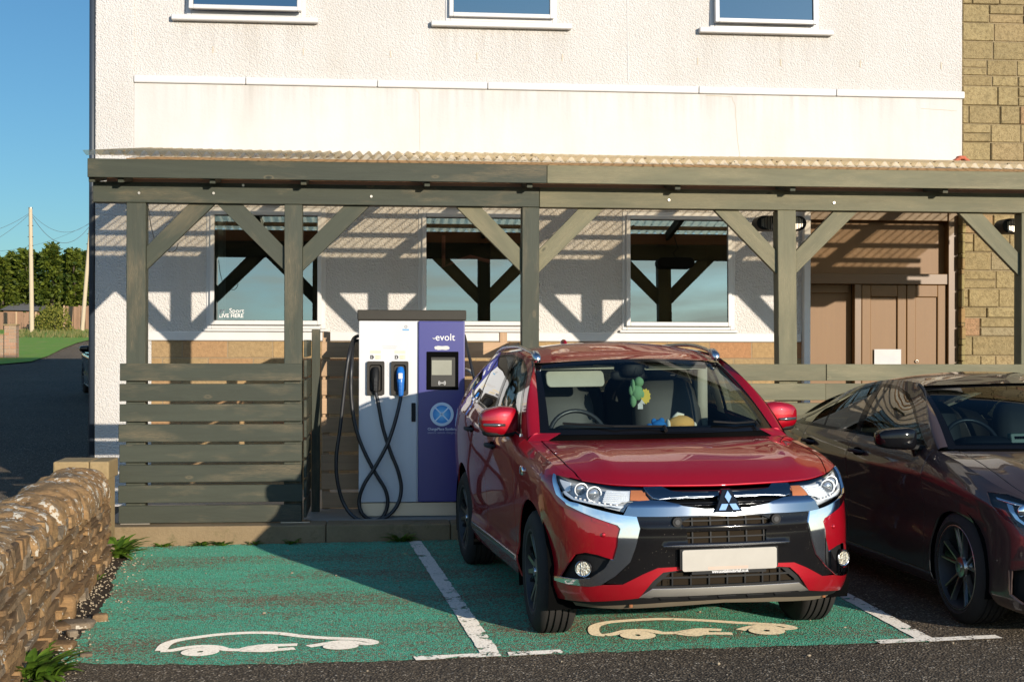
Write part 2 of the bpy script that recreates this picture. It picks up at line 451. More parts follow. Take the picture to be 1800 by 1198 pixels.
m_cope=concrete('sandstone_coping',(.29,.205,.10),(.37,.265,.135),(.14,.12,.06))
def rubble(name,lich=.5):
    M=Mat(name);v=M.coord();at_=M.n('ShaderNodeAttribute',attribute_name='tone');
    n=M.noise(M.coord('Object',(3,3,14)),2,5,.7);n2=M.noise(v,30,5,.7)
    c=M.ramp(at_.outputs['Fac'],[(0,(.16,.10,.055)),(.25,(.24,.145,.07)),(.5,(.31,.18,.08)),(.75,(.39,.235,.105)),(.9,(.22,.165,.11)),(1,(.30,.235,.165))])
    c=M.mix(M.ramp(n,[(.35,0),(.65,1)]),M.mix(.55,c,(.07,.05,.03)),c)
    c=M.mix(M.math('MULTIPLY',M.ramp(n2,[(.5,0),(.7,1)]),.4),c,(.06,.042,.028))
    l1=M.noise(M.coord('Object',(1,1,1)),11,6,.62,.4);l2=M.noise(v,2.2,3,.6)
    l3=M.noise(M.coord('Object',(1,1,1)),34,4,.6)
    lm=M.math('GREATER_THAN',M.math('ADD',M.math('MULTIPLY',l1,.55),M.math('ADD',M.math('MULTIPLY',l2,.25),M.math('MULTIPLY',l3,.45))),lich+.2)
    c=M.mix(lm,c,M.mix(n2,(.40,.35,.27),(.58,.52,.42)))
    h=M.math('ADD',M.math('MULTIPLY',n,.6),M.math('MULTIPLY',n2,.6))
    return M.fin(M.pr(c,.92,Normal=M.bump(h,.9,.02),Specular_IOR_Level=.15))
m_rubble=rubble('rubble_stone',.545);m_coping=rubble('lichened_coping_stone',.497)
# glass and metals
def glass(name,tint=(.55,.6,.6),fmul=1.0,fadd=0.0,rough=0.0,gcol=(1,1,1),ior=1.5):
    M=Mat(name)
    t=M.n('ShaderNodeBsdfTransparent');t.inputs[0].default_value=(*tint,1)
    g=M.n('ShaderNodeBsdfGlossy');g.inputs['Roughness'].default_value=rough;g.inputs[0].default_value=(*gcol,1)
    ge=M.n('ShaderNodeNewGeometry');dt=M.n('ShaderNodeVectorMath',operation='DOT_PRODUCT');M.l(ge.outputs['Incoming'],dt.inputs[0]);M.l(ge.outputs['Normal'],dt.inputs[1])
    r0=((ior-1)/(ior+1))**2;sch=M.math('MULTIPLY_ADD',M.math('POWER',M.math('SUBTRACT',1.0,M.math('ABSOLUTE',dt.outputs['Value'])),5.0),1-r0,r0)
    fac=M.math('MINIMUM',M.math('MULTIPLY_ADD',sch,fmul,fadd),1.0)
    return M.fin(M.mixsh(fac,t.outputs[0],g.outputs[0]))
m_pane=glass('window_glass',(.38,.44,.44),2.6,.16,0,(.82,.95,.95))
m_wsglass=glass('windscreen_glass',(.62,.70,.69),.6,.0)
m_frontglass=glass('front_side_glass',(.55,.60,.58),1.3,.02)
m_sideglass=glass('privacy_side_glass',(.10,.11,.11),1.6,.05)
m_lens=glass('lamp_lens',(.9,.92,.93),1.0,.01)
def metal(name,col,rough,**k):
    M=Mat(name);return M.fin(M.pr(col,rough,Metallic=1.0,**k))
m_chrome=metal('chrome',(.80,.81,.83),.06)
m_satin=metal('satin_chrome',(.55,.56,.58),.22)
m_alloy=metal('machined_alloy',(.55,.53,.5),.28)
m_silver=metal('silver_skid_paint',(.56,.53,.47),.4)
m_steel=metal('brushed_steel',(.48,.43,.36),.42)
m_reflector=metal('lamp_reflector',(.85,.86,.88),.12)
def paint(name,col,metallic=.35,rough=.34,coat=1.0,flake=.15,cior=1.7):
    M=Mat(name);v=M.coord()
    fl=M.noise(v,900,2,.5)
    c=M.mix(fl,tuple(x*(1-flake) for x in col),tuple(x*(1+flake) for x in col))
    d=M.noise(v,3.5,6,.7);dz=M.n('ShaderNodeSeparateXYZ');M.l(M.n('ShaderNodeTexCoord').outputs['Object'],dz.inputs[0])
    low=M.n('ShaderNodeMapRange');low.inputs[1].default_value=.75;low.inputs[2].default_value=.2;M.l(dz.outputs[2],low.inputs[0])
    dust=M.math('MULTIPLY',M.math('MULTIPLY',M.ramp(d,[(.3,0),(.8,1)]),low.outputs[0]),.22)
    c=M.mix(dust,c,(.13,.1,.07))
    p=M.pr(c,rough,Metallic=metallic,Coat_Weight=coat,Coat_Roughness=.012,Coat_IOR=cior,Specular_IOR_Level=.2)
    g=M.n('ShaderNodeNewGeometry')
    b=M.pr((.02,.02,.022),.8)
    return M.fin(M.mixsh(g.outputs['Backfacing'],p.outputs[0],b.outputs[0]))
m_red=paint('red_car_paint',(.33,.0005,.009),.35,.42,cior=1.62)
m_brown=paint('dark_brown_car_paint',(.066,.044,.041),.4,.35,cior=1.5)
m_blue=paint('dark_blue_car_paint',(.012,.022,.04),.4,.3)
m_gloss=plain('gloss_black_plastic',(.005,.005,.006),.08,Specular_IOR_Level=.3)
m_black=plain('matt_black_plastic',(.009,.009,.009),.6,Specular_IOR_Level=.25)
m_dark=plain('dark_cavity',(.004,.004,.004),.9,Specular_IOR_Level=0.0)
m_rubber=plain('tyre_rubber',(.028,.025,.023),.8,Specular_IOR_Level=.25)
m_trimd=plain('dark_car_trim',(.022,.023,.025),.6)
m_seat=plain('grey_seat_leather',(.055,.052,.047),.5)
m_beige=plain('beige_headliner',(.50,.46,.37),.85)
m_radiator=plain('radiator_fins',(.022,.016,.010),.9,Specular_IOR_Level=.1)
m_amber=plain('amber_indicator',(.62,.20,.07),.3)
m_foglens=(lambda M:M.fin(M.pr(M.mix(M.ramp(M.vor(M.coord(),85),[(.2,0),(.6,1)]),(.25,.22,.16),(.78,.72,.56)),.22,Metallic=.6,Normal=M.bump(M.vor(M.coord(),85),.8,.006),Coat_Weight=.6)))(Mat('fog_lamp_glass'))
m_wingchrome=metal('darkened_satin_chrome',(.26,.28,.31),.14)  # satin chrome darkened in its colour to imitate reflecting the dark road
def speck():
    M=Mat('dusty_gloss_black');v=M.coord();a=M.vor(v,60);b=M.noise(v,5,4,.6)
    m=M.math('MULTIPLY',M.ramp(a,[(.04,1),(.10,0)]),M.ramp(b,[(.45,0),(.6,1)]))
    c=M.mix(M.math('MULTIPLY',m,.8),M.mix(M.math('MULTIPLY',b,.5),(.005,.005,.006),(.014,.012,.010)),(.3,.26,.2))
    return M.fin(M.pr(c,.09,Specular_IOR_Level=.28))
m_panelblack=speck()
m_plate=plain('number_plate_white',(.37,.34,.29),.45)
m_white=plain('white_lettering',(.68,.66,.64),.5)
m_cable=plain('black_rubber_cable',(.016,.016,.017),.42)
m_brownpaint=plain('brown_gloss_paint',(.125,.06,.015),.42)
m_paper=plain('white_paper',(.5,.485,.47),.7)
m_wire=plain('wire',(.02,.02,.02),.6)
def brown_door():
    M=Mat('brown_door_paint');v=M.coord();n=M.noise(M.coord('Object',(14,14,1.1)),2,4,.6);n2=M.noise(v,4,6,.7)
    c=M.mix(n,(.145,.068,.015),(.175,.085,.020));c=M.mix(M.ramp(n2,[(.62,0),(.75,.5)]),c,(.13,.07,.03))
    return M.fin(M.pr(c,.55,Normal=M.bump(n,.15,.003)))
m_door=brown_door()
def sheet():
    M=Mat('clear_corrugated_sheet');v=M.coord();d=M.noise(v,6,5,.7)
    t=M.n('ShaderNodeBsdfTransparent');t.inputs[0].default_value=(.97,.88,.70,1)
    tl=M.n('ShaderNodeBsdfTranslucent');tl.inputs[0].default_value=(1,.91,.74,1)
    p=M.pr((.78,.74,.68),.35)
    a=M.mixsh(.08,tl.outputs[0],p.outputs[0])
    f=M.ramp(d,[(.3,.34),(.7,.62)])
    return M.fin(M.mixsh(f,t.outputs[0],a))
m_sheet=sheet()
def charger_mat(name,col,rough=.3):
    M=Mat(name);v=M.coord();d=M.noise(M.coord('Object',(2,2,.6)),2,5,.6)
    c=M.mix(M.ramp(d,[(.4,0),(.8,1)]),col,tuple(x*.9 for x in col))
    return M.fin(M.pr(c,rough,Coat_Weight=.25,Coat_Roughness=.15))
m_cwhite=charger_mat('charger_white',(.57,.565,.57));m_cpurple=(lambda M:M.fin(M.pr((.013,.012,.16),.34,Specular_IOR_Level=.9)))(Mat('charger_purple'))
m_ccap=plain('charger_cap_grey',(.034,.030,.023),.6,Specular_IOR_Level=.25)
def leafm(name,c1,c2,tr=.35):
    M=Mat(name);a=M.n('ShaderNodeAttribute',attribute_name='tone')
    c=M.mix(a.outputs['Fac'],c1,c2)
    d=M.pr(c,.55,Specular_IOR_Level=.3);t=M.n('ShaderNodeBsdfTranslucent');M.l(c,t.inputs[0])
    return M.fin(M.mixsh(tr,d.outputs[0],t.outputs[0]))
m_conifer=leafm('conifer_needles',(.028,.055,.008),(.19,.22,.025),.4)
m_shrubleaf=leafm('shrub_leaves',(.09,.11,.016),(.3,.27,.05))
m_weed=leafm('weed_leaves',(.05,.11,.010),(.17,.28,.03))
m_drygrass=leafm('dry_grass',(.07,.11,.02),(.26,.22,.08))
m_bark=plain('bark',(.06,.045,.03),.9)
m_slate=plain('grey_roof_felt',(.11,.105,.1),.8)
m_plush_g=plain('green_plush',(.17,.33,.16),.95);m_plush_y=plain('yellow_card',(.6,.42,.05),.7);m_plush_b=plain('blue_plush',(.01,.14,.42),.95);m_plush_t=plain('tan_plush',(.62,.34,.1),.95)
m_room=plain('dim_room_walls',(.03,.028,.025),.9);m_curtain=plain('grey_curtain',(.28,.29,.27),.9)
m_upright=plain('dark_blue_grey',(.03,.04,.055),.5)
m_blueconn=plain('blue_connector',(.01,.13,.45),.35)
m_screen=plain('grey_lcd_screen',(.27,.265,.21),.25)
m_terra=plain('terracotta',(.4,.1,.05),.8)
m_lamphouse=plain('lamp_housing',(.45,.46,.47),.3)
m_lampbright=plain('lamp_bright_reflector',(.85,.86,.87),.2,Metallic=.15)
m_alloyd=metal('dark_machined_alloy',(.30,.29,.27),.35)
# ---------------- ground
def axis(parts):
    r=[]
    for a,b,n in parts: r+=[a+(b-a)*i/n for i in range(n)]
    return r+[parts[-1][1]]
gx=axis([(-600,-60,9),(-60,-12,12),(-12,-4,6),(-4,8,12),(8,60,10),(60,600,9)])
gy=axis([(-600,-40,8),(-40,4,8),(4,12,8),(12,24,14),(24,150,20),(150,900,8)])
mb=MB();mb.add([(x,y,gz(x,y)) for y in gy for x in gx],[(j*len(gx)+i,j*len(gx)+i+1,(j+1)*len(gx)+i+1,(j+1)*len(gx)+i) for j in range(len(gy)-1) for i in range(len(gx)-1)])
meta(mb.build('ground',m_asph,smooth=True),kind='structure')
def sheetpoly(name,pts,mat,dz,step=.25,jit=0.0):
    S=lambda a,b:(a,b,gz(a,b)+dz)
    q=[]
    for i,p in enumerate(pts):
        a=Vector(p[:2]);b=Vector(pts[(i+1)%len(pts)][:2]);k=max(1,int((b-a).length/.06)) if jit else 1
        for j in range(k):
            c=a.lerp(b,j/k); q.append((c.x+random.uniform(-jit,jit),c.y+random.uniform(-jit,jit)) if jit else (c.x,c.y))
    m=MB().panel(S,q,step=step,sub=not jit)
    return meta(m.build(name,mat),kind='structure')
KY=11.80
g=lambda u,v:tuple(gnd(u,v))[:2]
sheetpoly('parking_bay_paint',[(g(240,962)[0],KY-.012),g(205,1010),g(190,1060),g(150,1110),g(95,1168),g(400,1172),g(700,1163),g(1000,1150),g(1300,1138),g(1640,1127),(3.02,KY-.012)],m_green,.004,.3,.018)
def strip(name,p0,p1,w,mat,dz,jit=.004):
    a=Vector(p0[:2]);b=Vector(p1[:2]);t=(b-a).normalized();n=Vector((-t.y,t.x))*w/2
    return sheetpoly(name,[a-n,b-n,b+n,a+n],mat,dz,.2,jit)
strip('road_marking',((g(715,947)[0]+g(742,947)[0])/2,KY-.05),g(862,1149),.105,m_line,.008)
strip('road_marking',(3.015,KY-.4),g(1636,1128),.10,m_line,.008)
strip('road_marking',g(730,1160),g(880,1152.5),.09,m_line,.0085)
strip('road_marking',g(895,1152),g(990,1147),.085,m_line,.0082)
strip('road_marking',g(1545,1129),g(1756,1119),.085,m_line,.0085)
# charging symbols painted on the bays
def ribbon(m,pts,w,dz,n=10):
    P=[];
    for i in range(len(pts)-1):
        p0=Vector(pts[max(i-1,0)]);p1=Vector(pts[i]);p2=Vector(pts[i+1]);p3=Vector(pts[min(i+2,len(pts)-1)])
        for k in range(n):
            t=k/n;P.append(.5*((2*p1)+(p2-p0)*t+(2*p0-5*p1+4*p2-p3)*t*t+(3*p1-p0-3*p2+p3)*t**3))
    P.append(Vector(pts[-1]));vs=[];fs=[]
    for i,p in enumerate(P):
        t=(P[min(i+1,len(P)-1)]-P[max(i-1,0)]).normalized();q=Vector((-t.y,t.x))*(w/2)
        for s_ in (-1,1):
            c=p+q*s_;vs.append((c.x,c.y,gz(c.x,c.y)+dz))
    for i in range(len(P)-1): fs.append((2*i,2*i+2,2*i+3,2*i+1))
    m.add(vs,fs)
def ring(m,c,ra,rb,w,dz,n=40):
    vs=[];fs=[]
    for k in range(n):
        th=2*math.pi*k/n
        for s_ in (-.5,.5): x,y=c[0]+(ra+w*s_)*math.cos(th),c[1]+(rb+w*s_)*math.sin(th);vs.append((x,y,gz(x,y)+dz))
    for k in range(n): fs.append((2*k,2*((k+1)%n),2*((k+1)%n)+1,2*k+1))
    m.add(vs,fs)
def symbol(conv,mat,lines,rings,plug,w=.065):
    m=MB();dz=.008
    for L in lines: ribbon(m,[conv(*p) for p in L],w,dz);dz+=.0006
    for (cx,cy,rx,ry) in rings:
        c=conv(cx,cy);a=conv(cx+rx,cy);b=conv(cx,cy-ry)
        ring(m,c,abs(a[0]-c[0])-.03,abs(b[1]-c[1])-.03,.085,dz);dz+=.0006
    q=[conv(*p) for p in plug];m.add([(x,y,gz(x,y)+dz) for x,y in q],[tuple(reversed(range(len(q))))])
    return meta(m.build('bay_symbol',mat),kind='structure')
c1=lambda x,y:g(270+x/4.39,1080+y/4.39)
symbol(c1,m_sym,[[(60,298),(105,246),(200,214),(330,194),(500,172),(700,158),(870,156),(1000,163),(1150,182),(1350,196),(1560,203),(1672,216),(1700,232),(1640,240),(1540,226),(1440,223),(1330,240),(1200,261)],[(60,300),(150,295),(260,274),(380,262),(490,267),(570,288),(680,290)],[(680,290),(770,268),(870,255),(960,254),(1115,249)],[(680,295),(870,298),(960,290),(1095,279)]],[(365,308,128,28),(1450,262,120,22)],[(690,290),(780,262),(870,252),(960,252),(970,290),(870,302),(760,300)])
c2=lambda x,y:g(1020+x/4.39,1070+y/4.39)
symbol(c2,m_sym2,[[(200,212),(130,206),(108,170),(125,140),(200,116),(330,102),(500,91),(640,86),(800,90),(1000,99),(1200,112),(1400,122),(1560,132),(1640,152),(1560,160),(1440,138),(1330,145),(1240,170)],[(200,212),(270,203),(360,180),(470,173),(560,180),(640,195),(760,193)],[(760,193),(850,178),(920,168),(1000,168),(1095,172)],[(760,198),(880,212),(960,200),(1180,200)]],[(450,215,122,28),(1445,178,125,28)],[(770,192),(860,175),(920,166),(990,168),(1000,196),(900,220),(820,205)])
# kerb
kb=MB()
for a,b in ((-2.32,-.42),(-.415,.62),(.625,1.95),(1.955,3.2),(3.205,4.9),(4.905,7.5)):
    kb.box(a,b,KY,KY+.30,-.12,.125)
meta(kb.build('kerb',m_kerb,bevel=.012,seg=2),kind='structure')
meta(MB().box(-2.3,9,KY+.302,14.69,-.1,.118).build('porch_floor',concrete('pale_porch_slab',(.36,.31,.25),(.46,.40,.32))),kind='structure')
# dirt strip under the wall
sheetpoly('gravel_strip',[(-2.2,KY-.02),g(235,962),g(205,1010),g(190,1060),g(150,1110),g(95,1168),(-1.95,7.3),(-2.2,7.3)],concrete('gravel_dirt',(.05,.036,.024),(.10,.07,.045)),.002,.3,.02)
# ---------------- white building
WY=14.7
bld=thing('white_building','two storey white roughcast building with brown doors behind the timber canopy','building',(1.7,WY,0))
W_L=[(-1.745,-.53),(.43,1.645),(2.585,3.80)]
W_U=[(-1.955,-.742),(.706,1.883),(3.524,4.708)]
plane=lambda Y:(lambda a,b:(a,Y,b))
rect=lambda a,b,c,d:[(a,c),(b,c),(b,d),(a,d)]
wm=MB();wm.panel(plane(WY),[(-2.865,1.70),(4.56,1.70),(4.56,3.09),(6.31,3.09),(6.31,6.7),(-2.865,6.7)],[rect(a,b,1.775,3.035) for a,b in W_L]+[rect(a,b,4.995,6.4) for a,b in W_U],step=.6,rim=.14)
wm.box(-2.865,-2.865+.25,WY+.002,26,-.1,6.69,'y')
wm.box(-2.6,6.31,25.7,26,-.1,6.69);wm.box(6.06,6.31,WY+.3,25.7,-.1,6.69,'y')
wm.add([(x,y,z) for x in (-2.865,-2.62) for y,z in ((WY+.01,6.68),(25.9,6.68),(20.2,7.3))],[(0,2,1),(3,4,5),(0,3,5,2),(2,5,4,1)])
wm.panel(plane(WY-.001),rect(-2.865,-2.30,-.1,1.70),step=.6)
wm.build('wall',m_rough,bld)
MB().box(-2.865,-2.478,WY-.026,WY,3.4,6.69).build('corner_pilaster',m_rough,bld,bevel=.012,seg=2)
MB().box(-2.476,6.305,WY-.018,WY,3.4,4.288).build('render_band',m_render,bld)
sc=MB();xs=[-2.478,-1.35,.0,1.15,3.4,4.9,6.33]
for a,b in zip(xs,xs[1:]): sc.box(a,b-.004,WY-.045,WY,4.29,4.368)
sc.build('string_course',m_trim,bld,bevel=.012,seg=2)
MB().box(-2.36,4.53,WY-.022,WY,1.655,1.75).build('plinth_band',m_trim,bld,bevel=.008)
MB().box(-2.3,4.55,WY+.004,WY+.2,-.1,1.70).build('base_course',m_brick,bld)
rp=MB()
for a,b in ((-3.05,6.32),): rp.add([(x,y,z) for x in (a,b) for y,z in ((WY-.3,6.72),(20.2,7.45),(26.3,6.72),(26.3,6.62),(20.2,7.33),(WY-.3,6.62))],[(0,6,7,1),(1,7,8,2),(3,9,10,4),(4,10,11,5),(0,5,11,6),(2,8,9,3),(0,1,4,5),(1,2,3,4),(6,11,10,7),(7,10,9,8)])
rp.build('roof',m_slate,bld)
MB().box(4.535,4.605,WY-.09,WY+.05,.1,3.09,'z').build('door_jamb',m_trim,bld,bevel=.006)
m_tie=plain('tie_mark_buff',(.52,.44,.33),.9)
for u,v in ((373,90),(532,93),(685,97),(837,100),(987,102),(1225,108),(1371,110),(1511,112),(1653,115)):
    p=at(u,v,WY);MB().box(p.x-.005,p.x+.005,WY-.005,WY+.003,p.z-.036,p.z+.036,'z').build('wall_tie_mark',m_tie,bld)
class _Ck:
    def tube(s,q,r,n): MB().tube(q,r,n).build('render_crack',m_tie,bld)
ck=_Ck()
def crk(pts,r=.0026,Y=WY-.0175):
    q=[]
    for i in range(len(pts)-1):
        a=at(*pts[i],Y);b=at(*pts[i+1],Y)
        for k in range(5): c=a.lerp(b,k/5);q.append((c.x+random.uniform(-.004,.004),Y,c.z))
    q.append(tuple(at(*pts[-1],Y)));ck.tube(q,r,5)
crk([(700,156),(728,157),(736,166),(737,215),(737,272)]);crk([(1240,168),(1285,170),(1291,185),(1293,220),(1300,283)],.003);crk([(1618,190),(1680,194)],.003)
MB().tube([tuple(at(1101,0,WY)),tuple(at(1103,146,WY))],.006,6).build('render_joint',m_trim,bld)
m_tilt=.0255
def window(x0,x1,z0,z1,lower,open_=0.0):
    fr=MB();fw=.05
    for a,b,c,d in ((x0,x0+fw,z0,z1),(x1-fw,x1,z0,z1),(x0+fw,x1-fw,z0,z0+fw),(x0+fw,x1-fw,z1-fw,z1)):
        fr.box(a,b,WY-.012,WY+.07,c,d,'z' if d-c>b-a else 'x')
    f=fr.build('window',m_upvc,bld,bevel=.006)
    s=MB();a0,a1,c0,c1=x0+fw-.012,x1-fw+.012,z0+fw-.01,z1-fw+.012;sw=.044
    def tl(p): # top hung: lower edge stands out
        k=(c1-p[2]);return (p[0],p[1]-k*(m_tilt+open_),p[2])
    for a,b,c,d in ((a0,a0+sw,c0,c1),(a1-sw,a1,c0,c1),(a0+sw,a1-sw,c0,c0+sw),(a0+sw,a1-sw,c1-sw,c1)):
        s.box(a,b,WY-.034,WY+.03,c,d,'z' if d-c>b-a else 'x')
    s.v=[tl(p) for p in s.v];sh=s.build('sash',m_upvc,f,bevel=.005)
    g_=MB();q=[tl((x,WY-.006,z)) for x,z in ((a0+sw-.01,c0+sw-.01),(a1-sw+.01,c0+sw-.01),(a1-sw+.01,c1-sw+.01),(a0+sw-.01,c1-sw+.01))]
    g_.add(q,[(0,1,2,3)]);g_.build('pane',m_pane,f)
    bd=MB();q=[(x,tl((x,WY-.004,z))[1],z) for x,z in ((a0+sw,c0+sw),(a1-sw,c0+sw),(a1-sw,c1-sw),(a0+sw,c1-sw))]
    for i in range(4): bd.bar(q[i],q[(i+1)%4],.006,.006,(0,1,0))
    bd.build('gasket',m_black,f)
    return f
wl=[window(a,b,1.78,3.03,True) for a,b in W_L]
wu=[window(a,b,5.0,6.38,False,o) for (a,b),o in zip(W_U,(.05,0,.03))]
for f,(a,b) in zip(wl,W_L): MB().box(a-.03,b+.03,WY-.05,WY+.02,1.752,1.778).build('sill',m_upvc,f,bevel=.005)
for f,(a,b) in zip(wu,((-2.1,-.61),(.556,2.035),(3.40,4.856))): MB().box(a,b,WY-.075,WY+.01,4.935,4.992).build('sill',m_trim,f,bevel=.008)
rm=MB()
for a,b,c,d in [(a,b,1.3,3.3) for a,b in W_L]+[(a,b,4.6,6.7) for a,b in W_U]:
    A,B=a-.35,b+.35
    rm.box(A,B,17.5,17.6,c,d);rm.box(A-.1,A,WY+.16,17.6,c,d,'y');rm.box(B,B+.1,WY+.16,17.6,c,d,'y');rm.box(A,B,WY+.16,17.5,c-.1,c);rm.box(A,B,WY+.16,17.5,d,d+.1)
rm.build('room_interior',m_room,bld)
cu=MB()
def curtain(x0,x1,z0,z1,Y=WY+.12):
    cu.grid(lambda a,b:(x0+(x1-x0)*a,Y+.022*math.sin(a*(x1-x0)*75),z0+(z1-z0)*b),60,1)
curtain(-1.70,-1.56,1.8,3.0);cu.build('curtain',m_curtain,bld,smooth=True)
for q_ in (1,2): cu=MB();curtain(W_U[q_][0]+.05,W_U[q_][1]-.05,5.5,6.35);cu.build('curtain',m_curtain,bld,smooth=True)
def stain():
    M=Mat('rain_stain');u=M.n('ShaderNodeTexCoord');sp=M.n('ShaderNodeSeparateXYZ');M.l(u.outputs['UV'],sp.inputs[0])
    n=M.noise(M.coord('Object',(9,9,.35)),1.6,4,.65);e=M.math('POWER',sp.outputs[1],1.6)
    sx_=M.math('MULTIPLY',M.math('MULTIPLY',sp.outputs[0],M.math('SUBTRACT',1.0,sp.outputs[0])),4.0)
    f=M.math('MULTIPLY',M.math('MULTIPLY',M.ramp(n,[(.42,0),(.72,1)]),e),M.math('MULTIPLY',M.math('MINIMUM',M.math('MULTIPLY',sx_,4.0),1.0),.16))
    d=M.pr((.30,.255,.20),.95,Specular_IOR_Level=.1);tr=M.n('ShaderNodeBsdfTransparent')
    return M.fin(M.mixsh(f,tr.outputs[0],d.outputs[0]))
m_stain=stain()
for x0,x1,z0,z1,Y in ((-2.1,-.6,4.42,4.93,WY-.004),(.55,2.04,4.45,4.93,WY-.004),(3.4,4.86,4.4,4.93,WY-.004),(-2.4,6.25,3.72,4.285,WY-.0215)):
    MB().add([(x0,Y,z0),(x1,Y,z0),(x1,Y,z1),(x0,Y,z1)],[(0,1,2,3)],[[(0,0),(1,0),(1,1),(0,1)]]).build('rain_stain',m_stain,bld)
hf=[at(u,v,15.25) for u,v in ((779,415),(779,471),(797,462),(826,452),(862,461),(895,471),(893,430))]
o_=MB().tube([tuple(p) for p in hf],.022,6).build('hanging_frame',plain('dark_red_frame',(.30,.09,.07),.6));meta(o_,'dark red open frame hanging inside the middle lower window','frame')
# sign lettering on the first pane
p=at(385,551,WY-.02);q=at(384,562,WY-.02)
fr=lambda bx,bz:(lambda a,b,d:(bx+a,WY-.009-(2.99-bz-b)*m_tilt-d,bz+b))
text_mesh('window_lettering','BT',.05,m_white,wl[0],fr(at(386,552,WY-.015).x,at(386,552,WY-.015).z),'LEFT',bold=.0008)
text_mesh('window_lettering','Sport',.068,m_white,wl[0],fr(at(403,552,WY-.015).x,at(403,552,WY-.015).z),'LEFT')
text_mesh('window_lettering','LIVE HERE',.056,m_white,wl[0],fr(at(385,560,WY-.015).x,at(385,560,WY-.015).z),'LEFT',bold=.0008)
# doors
dm=MB()
for a in ((4.605,6.30,2.975,3.09),(4.605,6.30,2.285,2.40)): dm.box(a[0],a[1],WY+.08,WY+.2,a[2],a[3])
dm.box(6.19,6.30,WY+.06,WY+.2,.1,3.09,'z');dm.box(5.155,5.232,WY+.10,WY+.2,.1,2.285,'z');dm.box(4.606,4.64,WY+.10,WY+.2,.1,2.285,'z')
dm.build('door_frame',m_brownpaint,bld,bevel=.005)
MB().box(4.605,6.19,WY+.19,WY+.21,2.40,2.975).build('fanlight_panel',m_door,bld)
MB().box(4.64,5.155,WY+.22,WY+.24,.1,2.285).build('side_panel',m_door,bld)
for q_ in ((4.64,5.12,WY+.19,WY+.22,2.19,2.285),(4.64,5.155,WY+.17,WY+.22,.1,.9)): MB().box(*q_).build('side_panel_rail',m_door,bld,bevel=.004)
MB().box(4.56,6.31,WY+.25,WY+.3,0,3.1).build('door_backing',m_dark,bld)
def leaf(x0,x1):
    d=MB();s_=.10
    for a in ((x0,x0+s_,.13,2.28,'z'),(x1-s_,x1,.13,2.28,'z'),(x0+s_,x1-s_,2.15,2.28,'x'),(x0+s_,x1-s_,.13,.5,'x'),(x0+s_,x1-s_,1.0,1.12,'x')):
        d.box(a[0],a[1],WY+.105,WY+.15,a[2],a[3],a[4])
    d.box(x0+s_,x1-s_,WY+.128,WY+.14,.5,2.15,'z')
    return d.build('door',m_door,bld,bevel=.006)
d1=leaf(5.237,5.735);d2=leaf(5.742,6.187)
hp=at(1612,634,WY+.09);h_=MB();h_.lathe([(-.006,.014),(-.006,.020),(.006,.020),(.006,.014),(-.006,.014)],(hp.x,WY+.095,hp.z),'y',20);h_.build('handle',m_steel,d2,smooth=True)
nt=thing('paper_notice','white printed paper notice pinned to the brown door','notice',tuple(at(1560,628,WY+.104)))
a=at(1537,613,WY+.1035);b=at(1584,639,WY+.1035)
MB().add([(a.x,WY+.1035,b.z-.1),(b.x,WY+.1028,b.z-.1),(b.x,WY+.1032,a.z),(a.x,WY+.1022,a.z)],[(0,1,2,3)]).build('sheet',m_paper,nt)
lines=MB()
for i,(k0,k1) in enumerate(((.1,.9),(.12,.86),(.2,.8))):
    z=a.z-.085-.022*i
    for j in range(11):
        x=a.x+(b.x-a.x)*(k0+(k1-k0)*j/11);lines.add([(x,WY+.1018,z),(x+.012,WY+.1018,z),(x+.012,WY+.1018,z+.009),(x,WY+.1018,z+.009)],[(0,1,2,3)])
lines.build('printed_lines',plain('faded_print',(.45,.47,.5),.7),nt)
# narrow dark blue-grey upright at the corner
MB().cyl((-2.90,WY+.03,gz(-3,14.7)),(-2.90,WY+.03,6.7),.034,12).build('corner_upright',m_upright,bld,smooth=True)
# stone building
sb=thing('stone_building','ochre rough stone wall of the neighbouring building at the right edge','building',(8.5,WY+.05,0))
s_=MB();s_.box(6.335,12.5,WY+.060,26,-.1,7.2);s_.build('wall_core',m_mortar,sb)
s_=MB();tv=[];ra_=random.Random(5);z=-.1
while z<7.15:
    h=ra_.choice((.115,.165,.175,.20,.21));x=6.335-ra_.uniform(0,.2);z1=min(z+h,7.2)
    while x<12.5:
        l=ra_.uniform(.17,.50);a=max(x,6.335);b=min(x+l,12.5)
        if b-a>.03:
            parts_=[(z,z1)] if (h<.16 or ra_.random()>.22) else [(z,z+h*.48),(z+h*.48,z1)]
            for q0,q1 in parts_:
                d=ra_.uniform(0,.018);e=.004;yy=WY+.05-d;y2=WY+.12;g=.012
                s_.add([(a+e,y2,q0+e),(b-e,y2,q0+e),(b-e,y2,q1-e),(a+e,y2,q1-e),(a+e,yy+.012,q0+e),(b-e,yy+.012,q0+e),(b-e,yy+.012,q1-e),(a+e,yy+.012,q1-e),(a+g,yy,q0+g),(b-g,yy,q0+g),(b-g,yy,q1-g),(a+g,yy,q1-g)],[(0,1,5,4),(1,2,6,5),(2,3,7,6),(3,0,4,7),(4,5,9,8),(5,6,10,9),(6,7,11,10),(7,4,8,11),(8,9,10,11)]);tv+=[ra_.random()]*12
        x+=l
    z+=h
o_=s_.build('wall',m_ashlar,sb);a_=o_.data.attributes.new('tone','FLOAT','POINT');a_.data.foreach_set('value',tv)
s2=MB();z=.1;k=0
while z<3.05:
    h=random.choice((.17,.2,.22));s2.box(6.30,6.33+random.uniform(0,.02),WY-.02-random.uniform(0,.03),WY+.3,z,min(z+h-.008,3.08),'z');z+=h
s2.build('door_side_quoin',m_stone,sb,bevel=.01,seg=2)
